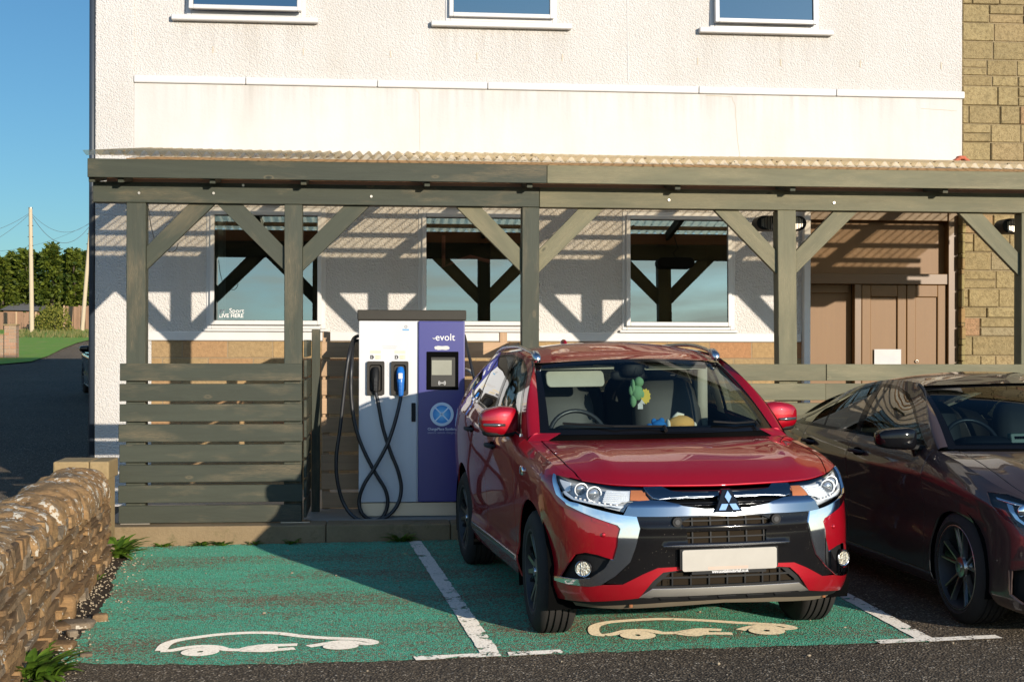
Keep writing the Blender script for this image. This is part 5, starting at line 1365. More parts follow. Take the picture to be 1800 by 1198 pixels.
rmr=MB();rmr.ell((.02,.96,1.475),(.075,.05,.05),12,8,.6);rmr.ell((.0,1.0,1.435),(.12,.022,.035),16,8,.6);rmr.build('rear_view_mirror',m_black,suv,smooth=True)
rb=MB()
for x in (-.45,.45): rb.ell((x,1.5,.9),(.24,.1,.34),14,10,.6)
rb.build('seat_back_panel',m_seat,suv,smooth=True) if False else None
# =====================================================================================  SALOON
SED_SHELL=Shell(
 [(0,-.93),(.25,-.92),(.45,-.885),(.60,-.82),(.72,-.72),(.80,-.58),(.845,-.42),(.872,-.2),(.885,.1),(.888,.6),(.888,1.3),(.888,2.0),(.885,2.6),(.87,3.0),(.83,3.35),(.74,3.58),(.55,3.69),(.25,3.72),(0,3.725)],
 [(0,.715),(.4,.725),(.7,.745),(.95,.785),(1.15,.83),(1.4,.895),(1.7,.955),(2.1,1.0),(4.1,1.012),(4.7,1.01),(5.2,1.0),(6,.99)],
 [(.14,-.08),(.2,-.02),(.3,0),(.45,0),(.6,-.012),(.8,-.035),(1.0,-.08),(1.1,-.14)],
 [(.12,-.13),(.16,-.08),(.2,-.035),(.25,-.012),(.40,-.012),(.55,-.024),(.7,-.014),(.85,-.003),(.9,.001),(.94,-.010),(1.0,-.028),(1.06,-.055),(1.1,-.085)],q0=.6,q1=1.1,blend=(.8,1.3))
def build_saloon(parent,paint_,bits=True):
    SH=SED_SHELL;S=SH.raw;sy=SH.s_of_y;L=SH.L
    WF=(0,.335);WB=(2.70,.335);RA=.352
    ap=lambda c,r,a0,a1,n=20:[(sy(y),z) for y,z in arc(c,r,a0,a1,n)]
    yA,yB=.43,1.66
    lamp=[(1.22,1.02),(1.10,1.075),(.92,1.085),(.72,1.06),(.60,.98),(.56,.86),(.66,.76),(.80,.70),(.96,.72),(1.08,.82)]
    top=[(s,1.1) for s in (0,.3,.6,.9,1.1,1.4)]+[(sy(yA)-.003,1.1)]
    intake=[(.58,.42),(.80,.44),(.97,.40),(.98,.27),(.90,.23),(.62,.23)]
    grl=[(0,.66),(.30,.665),(.44,.62),(.42,.50),(.30,.44),(0,.44)]
    fw=top+[(sy(yA)-.003,.26),(sy(WF[0]+RA*math.cos(R(-13))),.26)]+ap(WF,RA,-12,190)+[(sy(-.40),.19),(.9,.16),(.5,.16),(0,.16),(0,.44)]+[(.30,.44),(.42,.50),(.44,.62),(.30,.665),(0,.66)]
    m=MB();both(m,S,fw,holes=[lamp,intake],step=.04,rim=.012)
    sill=[(sy(WF[0]+RA*math.cos(R(-13))),.255),(sy(WF[0]+RA*math.cos(R(-22))),.165),(sy(WB[0]-RA*math.cos(R(-22))),.165),(sy(WB[0]-RA*math.cos(R(-13))),.255)]
    both(m,S,sill,step=.05,rim=.01)
    tail=[(sy(2.62),1.1),(sy(2.60),.95),(sy(2.50),.80)]+ap(WB,RA+.08,140,185,8)+[(sy(2.28),.26)]
    qt=[(sy(2.626),1.1),(L,1.1),(L,.25),(sy(3.15),.2)]+ap(WB,RA,-18,188)+[(sy(2.34),.257)]+[(s+.006,h) for s,h in tail[::-1][:-1]]
    m.panel(S,qt,step=.05,rim=.01);m.panel(mir(S),qt,step=.05,rim=.01,flip=True)
    s1=sy(.36)
    sb_=1.0
    c0=lambda u:S((u-.5)*2*sb_,1.1)
    ed=lambda v:sb_+(s1-sb_)*v
    d1=lambda v:S(ed(v),1.1);d0=lambda v:(lambda p:(-p[0],p[1],p[2]))(d1(v))
    def c1(u): q=2*u-1;p=S(s1,1.1);return (q*p[0],p[1]-.24*(1-q*q),p[2]+.012*(1-abs(q)**2.2))
    def hb(u,v):
        q=abs(2*u-1);return .10*(v**.8)*(1-v)*(1-q**3.5)+.010*math.exp(-((q-.58-.12*v)/.08)**2)*math.sin(math.pi*v)
    H=coons(c0,c1,d0,d1,hb);ub=.06
    both(m,H,[(1,0),(1,1),(1-ub,1),(1-ub,0)],step=.03)
    m.build('body',paint_,parent)
    MB().panel(H,[(ub+.006,.004),(1-ub-.006,.004),(1-ub-.006,.985),(.5,.975),(ub+.006,.985)],step=.03,rim=.012).build('bonnet',paint_,parent)
    for sd in (-1,1):
        mp=S if sd>0 else mir(S);fl=sd<0
        d=MB().panel(mp,[(sy(yA)+.003,1.1),(sy(yB)-.003,1.1),(sy(yB)-.003,.26),(sy(yA)+.003,.26)],step=.045,rim=.012,flip=fl).build('door',paint_,parent)
        d2=MB().panel(mp,[(sy(yB)+.003,1.1)]+tail+[(sy(yB)+.003,.26)],step=.045,rim=.012,flip=fl).build('door',paint_,parent)
        for dd,y in ((d,1.47),(d2,2.42)):
            p=Vector(S(sy(y),.955));hm=MB();hm.ell((p.x+.000,p.y,p.z-.004),(.008,.085,.040),16,8,.75);hm.v=[(sd*a,b,c) for a,b,c in hm.v];hm.build('handle_cup',m_dark,dd,smooth=True)
            hm=MB();hm.tube([(p.x,p.y-.11,p.z+.012),(p.x+.030,p.y-.08,p.z+.012),(p.x+.034,p.y,p.z+.014),(p.x+.030,p.y+.08,p.z+.012),(p.x,p.y+.11,p.z+.012)],[.009,.013,.014,.013,.009],10);hm.v=[(sd*a,b,c) for a,b,c in hm.v];hm.build('handle',paint_,dd,smooth=True)
    m=MB();both(m,S,[(0,.16),(1.1,.2),(1.3,1.04),(.9,1.095),(.5,1.08),(0,1.05)],holes=[lamp],step=.08,off=-.05)
    both(m,S,[(sy(.30),.22),(sy(.30),1.06),(sy(2.55),1.06),(sy(2.2),.22)],step=.12,off=-.03)
    m.box(-.70,.70,-.6,3.4,.17,.26,'y')
    for c in (WF,WB):
        for sd in (-1,1):
            pts=arc(c,RA+.012,-20,200,20);m.add([(sd*xx,y,z) for xx in (.55,.865) for y,z in pts],[(k,k+1,22+k,21+k) for k in range(20)]);m.add([(sd*.55,y,z) for y,z in pts],[tuple(range(21))])
    m.panel(lambda u,v:tuple(Vector(H(u,v))-Vector((0,0,.03))),[(.005,.05),(.995,.05),(.995,.99),(.005,.99)],step=.12)
    m.build('chassis',m_dark,parent)
    for sd in (-1,1):
        for c in (WF,WB): wheel(parent,sd*.762,c[0],c[1],.325,.243,.225,sd,'five',0)
    zb=lambda y:S(sy(y),1.1)[2];xb=lambda y:S(sy(y),1.1)[0]
    tabx=[(.3,.66),(1.0,.585),(1.4,.60),(2.0,.595),(2.6,.575),(3.1,.55),(3.5,.55)]
    tabz=[(.3,1.33),(1.0,1.362),(1.2,1.378),(1.46,1.385),(1.96,1.345),(2.5,1.25),(3.1,1.105),(3.5,1.02)]
    def G(y,t):
        x0,z0=xb(y),zb(y);x1,z1=lerp_tab(tabx,y),lerp_tab(tabz,y);return (x0+(x1-x0)*t+.02*math.sin(math.pi*t),y,z0+(z1-z0)*t)
    def ws(u,v):
        yb=.38-.26*(1-u*u);yt=1.10-.14*(1-u*u);zb_=1.003+.012*(1-abs(u)**2.2);zt=1.338+.022*(1-u*u);x=u*(.735+(.590-.735)*v);bow=.03*math.sin(math.pi*v)
        return (x,yb+(yt-yb)*v-bow*.6,zb_+(zt-zb_)*v+bow*.8)
    gz_=lambda y,z:(y,(z-zb(y))/(lerp_tab(tabz,y)-zb(y)))
    g1=[gz_(y,z) for y,z in ((.60,1.035),(.78,1.12),(.98,1.215),(1.16,1.285),(1.35,1.325),(1.62,1.33),(1.60,1.025))]
    g2=[gz_(y,z) for y,z in ((1.70,1.025),(1.72,1.328),(1.95,1.305),(2.25,1.245),(2.38,1.21),(2.30,1.025))]+[]
    g3=[gz_(y,z) for y,z in ((2.33,1.027),(2.41,1.20),(2.60,1.135),(2.82,1.055),(2.80,1.03))]
    frame=[gz_(y,z) for y,z in ((.50,1.0),(.74,1.115),(.96,1.225),(1.14,1.30),(1.34,1.343),(1.7,1.348),(1.97,1.322),(2.3,1.255),(2.64,1.15),(2.92,1.045),(2.95,1.0))]
    frame[0]=(.50,-.02);frame[-1]=(2.95,-.02)
    pil=[(.36,0),(.62,.40),(.85,.76),(1.0,.95),(1.08,1.0),(3.3,1.0),(3.4,0)]+frame[::-1]
    pill=MB();both(pill,G,pil,step=.05)
    def apil(a,v):
        p=Vector(ws(1,v))+Vector((0,0,.004));yy=lerp_tab([(0,.38),(.35,.62),(.7,.86),(.9,1.0),(1,1.10)],v);tt=lerp_tab([(0,0),(.35,.40),(.7,.78),(.9,.95),(1,1)],v)
        q=Vector(G(yy,tt));r_=p.lerp(q,a)+Vector((.8,-.5,.35))*(.016*math.sin(math.pi*a));return tuple(r_)
    both(pill,apil,[(0,0),(1,0),(1,1),(0,1)],step=.09)
    def roof(u,v):
        q=2*u-1;yf=1.10-.14*(1-q*q);yb_=2.55-.1*q*q+.0;y=yf+(yb_-yf)*v;xr=lerp_tab(tabx,y);zr=lerp_tab(tabz,y)
        return (q*xr,y,zr+.05*(1-q*q)*min(1,.5+v*2.5)+(-.016*(1-v*4) if v<.25 else 0))
    pill.panel(roof,[(0,0),(1,0),(1,1),(0,1)],step=.05)
    pill.build('roof',paint_,parent)
    def rw(u,v):
        q=2*u-1;a=Vector(roof(u,1));yb_=3.45;b=Vector((q*.56,yb_,1.035+.02*(1-q*q)));p=a.lerp(b,v);p.z+=.02*math.sin(math.pi*v);return tuple(p)
    MB().panel(rw,[(0,0),(1,0),(1,1),(0,1)],step=.15).build('rear_window',m_sideglass,parent)
    bl=MB();bl.panel(lambda u,v:tuple(Vector(rw(u,1)).lerp(Vector(S((u-.5)*-2*.75+ (L if u<=.5 else -L) ,1.1)) if False else Vector(((2*u-1)*.72,3.66,1.0)),v)),[(0,0),(1,0),(1,1),(0,1)],step=.2)
    for sd in (-1,1):
        P=[(sd*.56,3.45,1.035),(sd*.72,3.66,1.0),(sd*S(L-1.2,1.1)[0],S(L-1.2,1.1)[1],1.0),G(3.3,0) ];P[3]=(sd*P[3][0],P[3][1],P[3][2]);q=G(3.3,1.0);P.append((sd*q[0],q[1],q[2]));bl.add(P,[(0,1,2,3,4)])
    bl.build('boot_lid',paint_,parent)
    for sd in (-1,1): MB().panel(G if sd>0 else mir(G),frame,holes=[g1,g2,g3],step=.06,off=.002,flip=sd<0).build('window_frame',m_gloss,parent)
    for sd in (-1,1):
        mp=G if sd>0 else mir(G)
        for P in (g1,g2,g3): MB().panel(mp,P,step=.08,flip=sd<0).build('side_window',m_sideglass2,parent)
    MB().panel(ws,[(-.94,.03),(.94,.03),(.95,.95),(0,.965),(-.95,.95)],step=.09).build('windscreen',m_wsglass2,parent)
    wb=MB();wb.panel(ws,[(-1,-.02),(1,-.02),(1,1),(-1,1)],holes=[[(-.94,.06),(.94,.06),(.95,.93),(0,.945),(-.95,.93)]],step=.08,off=-.002);wb.build('windscreen_band',m_gloss,parent)
    cw=MB();cw.panel(lambda u,v:tuple(Vector(c1((u+1)/2)).lerp(Vector(ws(u*.985,0)),v)+Vector((0,0,-.012))),[(-.97,-.2),(.97,-.2),(.97,1.2),(-.97,1.2)],step=.12);cw.build('scuttle',m_dark,parent)
    for sd in (-1,1):
        m=MB();m.ell((.985,.56,1.048),(.122,.075,.066),24,16,.52,fn=lambda p:Vector((p.x,p.y+abs(p.x+.06)*.16,p.z*(1-.14*p.x/.122))))
        m.v=[(sd*a,b,c) for a,b,c in m.v];m.f=[f[::-1] if sd<0 else f for f in m.f];mm=m.build('mirror',m_gloss,parent,smooth=True)
        m=MB();m.bar((.79,.60,.985),(.96,.575,1.0),.10,.032);m.bar((.80,.61,.90),(.83,.60,.99),.08,.05,(0,1,0));m.v=[(sd*a,b,c) for a,b,c in m.v];m.build('mirror_arm',m_black,mm,bevel=.01,seg=2)
        mp=S if sd>0 else mir(S);fl=sd<0
        hl=MB().panel(mp,lamp,step=.04,off=-.04,flip=fl,rim=-.036).build('headlamp',m_trimd,parent)
        m=MB();m.panel(mp,[(1.16,1.02),(.95,1.06),(.95,1.045),(1.14,1.0)],step=.04,off=-.02,rim=.01,flip=fl);m.panel(mp,[(1.07,1.0),(.98,.82),(.90,.75),(.88,.77),(.955,.84),(1.03,1.0)],step=.04,off=-.02,rim=.01,flip=fl)
        for s,h,r in ((.80,.90,.05),(.95,.93,.035)):
            c=Vector(S(s,h,-.03));c.x*=sd;m.ell(c,(r,r*.6,r),16,10)
        m.build('reflector',m_reflector,hl,smooth=True,auto=40)
        m=MB();m.panel(mp,[(1.12,.93),(1.07,.90),(1.02,.82),(1.06,.83)],step=.04,off=-.025,rim=.01,flip=fl);m.build('indicator_lamp',plain('red_marker',(.4,.03,.02),.3),hl)
        MB().panel(mp,lamp,step=.03,off=-.003,flip=fl).build('lamp_lens',m_lens,hl)
        MB().panel(mp,intake,step=.05,off=-.04,flip=fl,rim=-.03).build('side_intake',m_black,parent)
        MB().panel(mp,[(.985,.405),(1.01,.40),(1.015,.26),(.93,.205),(.62,.21),(.62,.232),(.90,.232),(.982,.27)],step=.04,off=.008,rim=.012,flip=fl).build('intake_trim',paint_,parent)
    MB().panel(S,sym([(0,.66),(.30,.665),(.44,.62),(.42,.50),(.30,.44),(0,.44)]),step=.05,off=-.03).build('grille',m_black,parent)
    m=MB();m.panel(S,[(-.43,.545),(.43,.545),(.43,.565),(-.43,.565)],step=.05,off=.0,rim=.02);m.panel(S,[(-.43,.58),(.43,.58),(.43,.60),(-.43,.60)],step=.05,off=.0,rim=.02);m.build('grille_bar',m_chrome,parent)
    m=MB();m.lathe([(-.02,.0),(-.02,.07),(-.012,.08),(.0,.08)],(0,-.93,.573),'y',32);m.build('grille_star',m_chrome,parent,smooth=True)
    m=MB();m.prism(rrect(-.26,.26,.26,.37,.012),lambda a,b,d:(a,-.945+d,b),.008);m.build('number_plate',m_plate,parent)
    cb=MB();cb.grid(lambda a,b:((2*a-1)*.73,(.17+.26*(2*a-1)**2)+(.70-.17-.15*(2*a-1)**2)*b,.985+.015*math.sin(math.pi*b)),16,6);cb.grid(lambda a,b:((2*a-1)*.73,.70+.11*(2*a-1)**2+.1*b,.985-.5*b),10,3);cb.ell((-.37,.62,1.0),(.2,.14,.05),14,8,.8);cb.build('dashboard',m_trimd,parent,smooth=True,auto=60)
    sw=MB();c=Vector((-.37,.80,.97));sw.tube([c+Vector((.185*math.cos(2*math.pi*j/32),.185*math.sin(2*math.pi*j/32)*.4,.185*math.sin(2*math.pi*j/32)*.9)) for j in range(33)],.014,8);sw.bar(c+Vector((-.17,0,0)),c+Vector((.17,0,0)),.04,.02);sw.build('steering_wheel',plain('saloon_steering',(.05,.05,.052),.3) if 'saloon_steering' not in bpy.data.materials else bpy.data.materials['saloon_steering'],parent,smooth=True,auto=50)
    s_=MB();seat(s_,-.36,1.15,.55,.5);seat(s_,.36,1.15,.55,.5);s_.build('front_seat',m_seat,parent,smooth=True)
    s_=MB();s_.ell((0,2.2,.6),(.64,.3,.12),16,8,.5);s_.ell((0,2.5,.85),(.62,.1,.3),16,8,.6);s_.build('rear_seat',m_seat,parent,smooth=True)
    ln=MB();ln.panel(lambda u,v:tuple(Vector(roof(u,v))-Vector((0,0,.03))),[(.05,.02),(.95,.02),(.95,.98),(.05,.98)],step=.2);ln.build('headlining',m_trimd,parent)
    rr=MB();rr.ell((0,.98,1.30),(.12,.03,.04),14,8,.6);rr.build('rear_view_mirror',m_black,parent,smooth=True)
m_sideglass2=glass('saloon_side_glass',(.16,.17,.15),1.9,.05);m_wsglass2=glass('saloon_windscreen_glass',(.26,.34,.37),.9,.0)
sal=thing('parked_car','dark brown saloon car cut off by the right edge beside the red suv','car',(4.2385,7.9504,.022),(0,-.011,R(2.5)),local=True)
build_saloon(sal,m_brown)
def hit(u,v,dz=0.0):
    d=ray(u,v);k=2.0
    while k<400:
        if HC+d.z*k<=gz(d.x*k,d.y*k): break
        k+=.05 if k<60 else .2
    return Vector((d.x*k,d.y*k,gz(d.x*k,d.y*k)+dz))
def tone(o,vals):
    a=o.data.attributes.new('tone','FLOAT','POINT');a.data.foreach_set('value',vals);return o
# ---------------- rubble wall
rw_=random.Random(11)
A0=Vector((-1.664,5.6));B0=Vector((-2.07,11.15));WT=.46
wdir=(B0-A0).normalized();wn=Vector((wdir.y,-wdir.x))   # outward, towards the bays
wall=thing('stone_wall','old lichened rubble stone wall along the left side of the green bay','wall',(-2.1,9.3,gz(-2.1,9.3)))
def stone(m,tv,o,ax,nx,s0,s1,z0,z1,dep,out):
    """one faced block: s along ax, out of the face along nx"""
    vs=[];j=lambda a:rw_.uniform(-a,a)
    for f in (0,1):
        for s,z in ((s0,z0),(s1,z0),(s1,z1),(s0,z1)):
            k=out+j(.012) if f else -dep
            p=o+ax*(s+j(.012))+nx*k
            if f: 
                cs=(s0+s1)/2;p+=ax*((cs-s)*.06)
            vs.append((p.x,p.y,z+j(.007)))
    # chamfered face ring for a rounded look
    c=[Vector(v) for v in vs[4:]];ce=sum(c,Vector())/4;n3=Vector((nx.x,nx.y,0))
    inn=[tuple(v.lerp(ce,.13)+n3*(.004+rw_.uniform(0,.009))) for v in c]
    b=len(m.v);m.add(vs+inn,[(0,1,5,4),(1,2,6,5),(2,3,7,6),(3,0,4,7),(4,5,9,8),(5,6,10,9),(6,7,11,10),(7,4,8,11),(8,9,10,11)])
    t=rw_.random();tv+= [t]*12
m=MB();tv=[]
JT=lambda s:lerp_tab([(0,.66),(1.17,.64),(2.0,.62),(3.0,.58),(3.9,.56),(5.6,.55)],s)
def face(o,ax,nx,Ln,ztop,gap_end):
    z=-.03
    while z<.74:
        h=rw_.choice((.025,.03,.035,.04,.045,.055,.07,.10));s=-rw_.uniform(0,.12)
        while s<Ln:
            l=rw_.uniform(.12,.46)*(1.2 if h<.06 else .75);p=o+ax*s;g_=gz(p.x,p.y)
            if z<JT(s+l/2) and not (rw_.random()<.04): stone(m,tv,o,ax,nx,max(0,s),min(Ln,s+l-.008),g_+z,g_+z+h-.006,.12,rw_.uniform(-.006,.010)+(.05 if z<.08 else 0)*rw_.random())
            s+=l
        z+=h
Lw=(B0-A0).length
face(A0,wdir,wn,Lw,.52,0)
ms=m.build('masonry',m_rubble,wall);tone(ms,tv)
cr_=MB()
q=[A0-wn*.012+wdir*.03,B0-wn*.012,B0-wn*WT,A0-wn*WT]
cr_.add([(p.x,p.y,gz(p.x,p.y)+z) for z in (-.05,.57) for p in q],[(0,1,2,3),(7,6,5,4)]+[(k,4+k,4+(k+1)%4,(k+1)%4) for k in range(4)])
cr_.build('mortar_core',plain('earth_mortar',(.24,.165,.10),.95),wall)
from mathutils import noise as mnoise
cp_=MB();tv=[];cuts=[-.12]
while cuts[-1]<Lw: cuts.append(cuts[-1]+rw_.uniform(.14,.42))
pars=[(rw_.random()*.55+.35,rw_.uniform(-.022,.022),rw_.uniform(-.025,.02),rw_.uniform(-.12,.12)) for _ in cuts]
NS=340;NU=22
for i in range(NS+1):
    s=-.12+(Lw+.08)*i/NS
    for j in range(NU+1):
        th=math.pi*(1.07-1.14*j/NU);ct,sn=math.cos(th),math.sin(th)
        ss=s+.06*mnoise.noise(Vector((s*3,j*.12,0)))+.05*ct
        k=max(q for q in range(len(cuts)) if cuts[q]<=max(ss,-.12));tn,dh,dw,ln=pars[k]
        e0=ss-cuts[k];e1=(cuts[k+1] if k+1<len(cuts) else Lw+.3)-ss;gap=math.exp(-(max(0,min(e0,e1))/.016)**2)
        hh=(.745-JT(max(s,0)))*1.0+dh;ww=WT/2+.012+dw
        x=ww*math.copysign(abs(ct)**.82,ct);z=hh*math.copysign(abs(sn)**.9,sn)
        c=A0+wdir*s-wn*(WT/2-.01);p=Vector((c.x,c.y,gz(c.x,c.y)+JT(max(s,0))-.01))+Vector((wn.x,wn.y,0))*x+Vector((0,0,z))
        d=.030*mnoise.noise(p*5)+.016*mnoise.noise(p*13)+.006*mnoise.noise(p*40)-.024*gap
        cp_.v.append(tuple(p+Vector((wn.x*ct,wn.y*ct,sn))*d));tv.append(clamp(tn+.25*mnoise.noise(p*6)-.25*gap,0,1))
for i in range(NS):
    for j in range(NU): a_=i*(NU+1)+j;cp_.f.append([a_,a_+NU+1,a_+NU+2,a_+1]);cp_.uv.append(None);cp_.mi.append(0)
cp_.f.append(list(range(NU,-1,-1)));cp_.uv.append(None);cp_.mi.append(0)
cp_.f.append([NS*(NU+1)+j for j in range(NU+1)]);cp_.uv.append(None);cp_.mi.append(0)
co_=cp_.build('coping',m_coping,wall,smooth=True,auto=70);tone(co_,tv)
pa=at(96,830,11.42);pb=at(194,830,11.42);pz=.02
m=MB();m.box(pa.x+.02,pb.x-.02,11.40,11.75,pz-.1,.55,'z');pr_=m.build('end_pier',m_cope,wall,bevel=.01,seg=2)
m=MB();m.box(pa.x,(pa.x+pb.x)/2+.06,11.37,11.78,.552,.70);m.box((pa.x+pb.x)/2+.064,pb.x,11.37,11.78,.552,.70);m.build('pier_cap',m_cope,pr_,bevel=.014,seg=2)
# ---------------- loose stones at the wall foot
def rock(label,u,v,sx,sy_,sz,t,rot=0,mat=None):
    p=gnd(u,v);th=thing('loose_stone',label,'stone',tuple(p),group='stones fallen at the foot of the rubble wall')
    m=MB();r=random.Random(int(u*7+v));
    n=3
    m.ell((p.x,p.y,p.z+sz*.46),(sx/2,sy_/2,sz/2),12,8,.42,fn=lambda q:Vector((q.x*(1+.18*mnoise.noise(q*14+Vector((u,0,0)))),q.y*(1+.18*mnoise.noise(q*14)),q.z*(1+.16*mnoise.noise(q*11)))))
    m.v=[(p.x+(a-p.x)*math.cos(rot)-(b-p.y)*math.sin(rot),p.y+(a-p.x)*math.sin(rot)+(b-p.y)*math.cos(rot),c) for a,b,c in m.v]
    o=m.build('stone',m_rubble if mat is None else mat,th,smooth=True,auto=38);tone(o,[t]*len(m.v));return th
rock('upright squared brown stone leaning beside the foot of the rubble wall',120,1091,.10,.12,.16,.55)
rock('flat grey slab lying across the fallen stones at the wall foot',137,1105,.20,.16,.045,.95,.2)
rock('small orange brick shaped stone on the edge of the green paint',178,1094,.09,.08,.05,.8,.1)
rock('pale grey wedge stone lying between the flat slabs',128,1121,.06,.07,.04,1.0,.5)
rock('long brown slab nearest the bottom plant at the wall foot',107,1143,.17,.13,.045,.3,-.1)
rock('little cream pebble in front of the fallen slabs',118,1135,.034,.03,.022,.9,0)
rock('lone flat grey pebble lying on the green paint',153,1156,.065,.05,.022,.9,.3)
rock('brown slab tucked against the wall behind the other fallen stones',100,1112,.15,.16,.05,.2,.4)
# ---------------- plants
def plant(name,label,base,n,ln,wd,spread,group=None,up=.6,mat=None,seed=1,lobes=0):
    r=random.Random(seed);t=thing(name,label,'plant',tuple(base),group=group);m=MB();tv=[]
    for i in range(n):
        a=r.uniform(0,2*math.pi);L_=ln*r.uniform(.55,1.1);w=wd*r.uniform(.7,1.2);o=Vector(base)+Vector((math.cos(a),math.sin(a),0))*r.uniform(0,spread)
        el=up*r.uniform(.5,1.5);d=Vector((math.cos(a),math.sin(a),0));sd=Vector((-d.y,d.x,0));K=6;vs=[];tt=r.random()
        for k in range(K+1):
            f=k/K;p=o+d*(L_*f*math.cos(el*(1-.5*f)))+Vector((0,0,L_*(math.sin(el)*f-.45*f*f)+.006));ww=w*math.sin(math.pi*min(1,.12+.86*f))**.8*(1+ (.45 if lobes and k%2 else 0))
            vs+= [tuple(p-sd*ww/2),tuple(p+Vector((0,0,-ww*.15))),tuple(p+sd*ww/2)]
        fs=[]
        for k in range(K): b=3*k;fs+=[(b,b+1,b+4,b+3),(b+1,b+2,b+5,b+4)]
        m.add(vs,fs);tv+=[clamp(tt+r.uniform(-.2,.2),0,1)]*len(vs)
    o=m.build('leaves',mat or m_weed,t,smooth=True);tone(o,tv);return t
plant('weed','large bright green dandelion clump between the stone wall and the kerb',gnd(205,982),95,.27,.035,.07,up=.95,seed=2,lobes=1)
kz=lambda u,v:gnd(u,v)+Vector((0,0,.0))
G1='weeds growing along the foot of the kerb'
def kw(label,u,n,ln,seed,v=953): 
    p=at(u,v,KY-.03);p.z=gz(p.x,p.y);plant('weed',label,p,n,ln,.022,.05,G1,.9,seed=seed,lobes=1)
kw('small weed at the kerb, leftmost one near the fence corner',288,26,.08,3)
kw('pair of leafy weeds at the kerb left of the dried stalk',357,34,.10,4);kw('bushy low weed right beside the leafy pair at the kerb',392,30,.10,5)
kw('sparse little weed at the sunlit kerb right of the bushy one',449,18,.07,6);kw('dark weed in the car shadow at the kerb below the charger cables',512,26,.09,7,951)
kw('grassy weed tuft at the kerb where the white line begins',705,46,.14,8,948)
plant('plant','leafy green plant in the bottom left corner in front of the wall end',gnd(48,1192),130,.20,.05,.16,up=1.0,seed=9)
plant('weed','tiny bright green sprout between the upright stone and the wall',gnd(106,1094),14,.09,.03,.02,up=1.1,seed=10,group='sprouts at the foot of the rubble wall')
plant('weed','low green sprout at the wall foot above the bottom slab',gnd(82,1150),26,.09,.02,.05,up=1.0,seed=12,group='sprouts at the foot of the rubble wall')
plant('weed','low green sprout in the dirt halfway along the rubble wall',gnd(166,1022),20,.07,.02,.05,up=.9,seed=13,group='sprouts at the foot of the rubble wall')
# ---------------- far left: verge, poles, trees, shed
vp=[hit(*q) for q in ((-60,650),(0,645),(55,640),(85,630),(110,617),(135,607),(175,597),(215,590))]
far=[Vector((vp[-1].x+2,125,0)),Vector((-75,125,0)),Vector((-45,vp[0].y,0))]
sheetpoly('grass_verge',[(p.x,p.y) for p in vp+far],m_grass,.04,2.5)
def pole(label,u,vb,vt,ub,w):
    b=hit(ub,vb);k=b.y;t=at(u,vt,k);th=thing('utility_pole',label,'pole',tuple(b),group='wooden poles along the lane')
    m=MB();m.tube([tuple(b-Vector((0,0,.2))),tuple((b+t)/2),tuple(t)],[w,w*.9,w*.78],12);m.build('shaft',pole_wood_plain,th,smooth=True,auto=50)
    m=MB();m.cyl(t-Vector((0,0,.03)),t+Vector((0,0,.05)),w*.86,12);m.build('pole_cap',m_steel,th)
    m=MB()
    for f in (.62,.70,.77,.86): p=b.lerp(t,f);m.bar(p+Vector((-.17,-.05,0)),p+Vector((.17,-.05,0)),.035,.035)
    m.build('step_iron',m_wire,th)
    return t
pole_wood_plain=plain('pale_weathered_pole',(.48,.38,.26),.85)
T1=pole('tall straight pale utility pole at the left behind the verge',53,588,369,56,.135)
T2=pole('leaning pale utility pole close to the corner of the white building',160,585,386,144,.13)
def wire(label,a,b,sag,r=.012):
    a=Vector(a);b=Vector(b);P=[]
    for k in range(25): f=k/24;p=a.lerp(b,f);p.z-=sag*4*f*(1-f);P.append(tuple(p))
    o=MB().tube(P,r,5).build('overhead_wire',m_wire2);meta(o,label,'wire','wires strung between the utility poles')
m_wire2=plain('grey_wire',(.10,.13,.15),.7)
wire('upper sagging wire strung between the two utility poles',T1-Vector((0,0,.25)),T2-Vector((0,0,.2)),.9)
wire('lower deeper sagging wire strung between the two utility poles',T1-Vector((0,0,.3)),T2-Vector((0,0,.35)),1.45,.016)
wire('wire running from the tall pole down to the left edge, upper one',T1-Vector((0,0,.25)),at(-90,415,T1.y),.5)
wire('wire running from the tall pole down to the left edge, lower one',T1-Vector((0,0,.3)),at(-90,452,T1.y),.5)
wire('faint wire from the leaning pole passing behind the tall pole',T2-Vector((0,0,.3)),at(-90,440,T2.y+4),.8,.008)
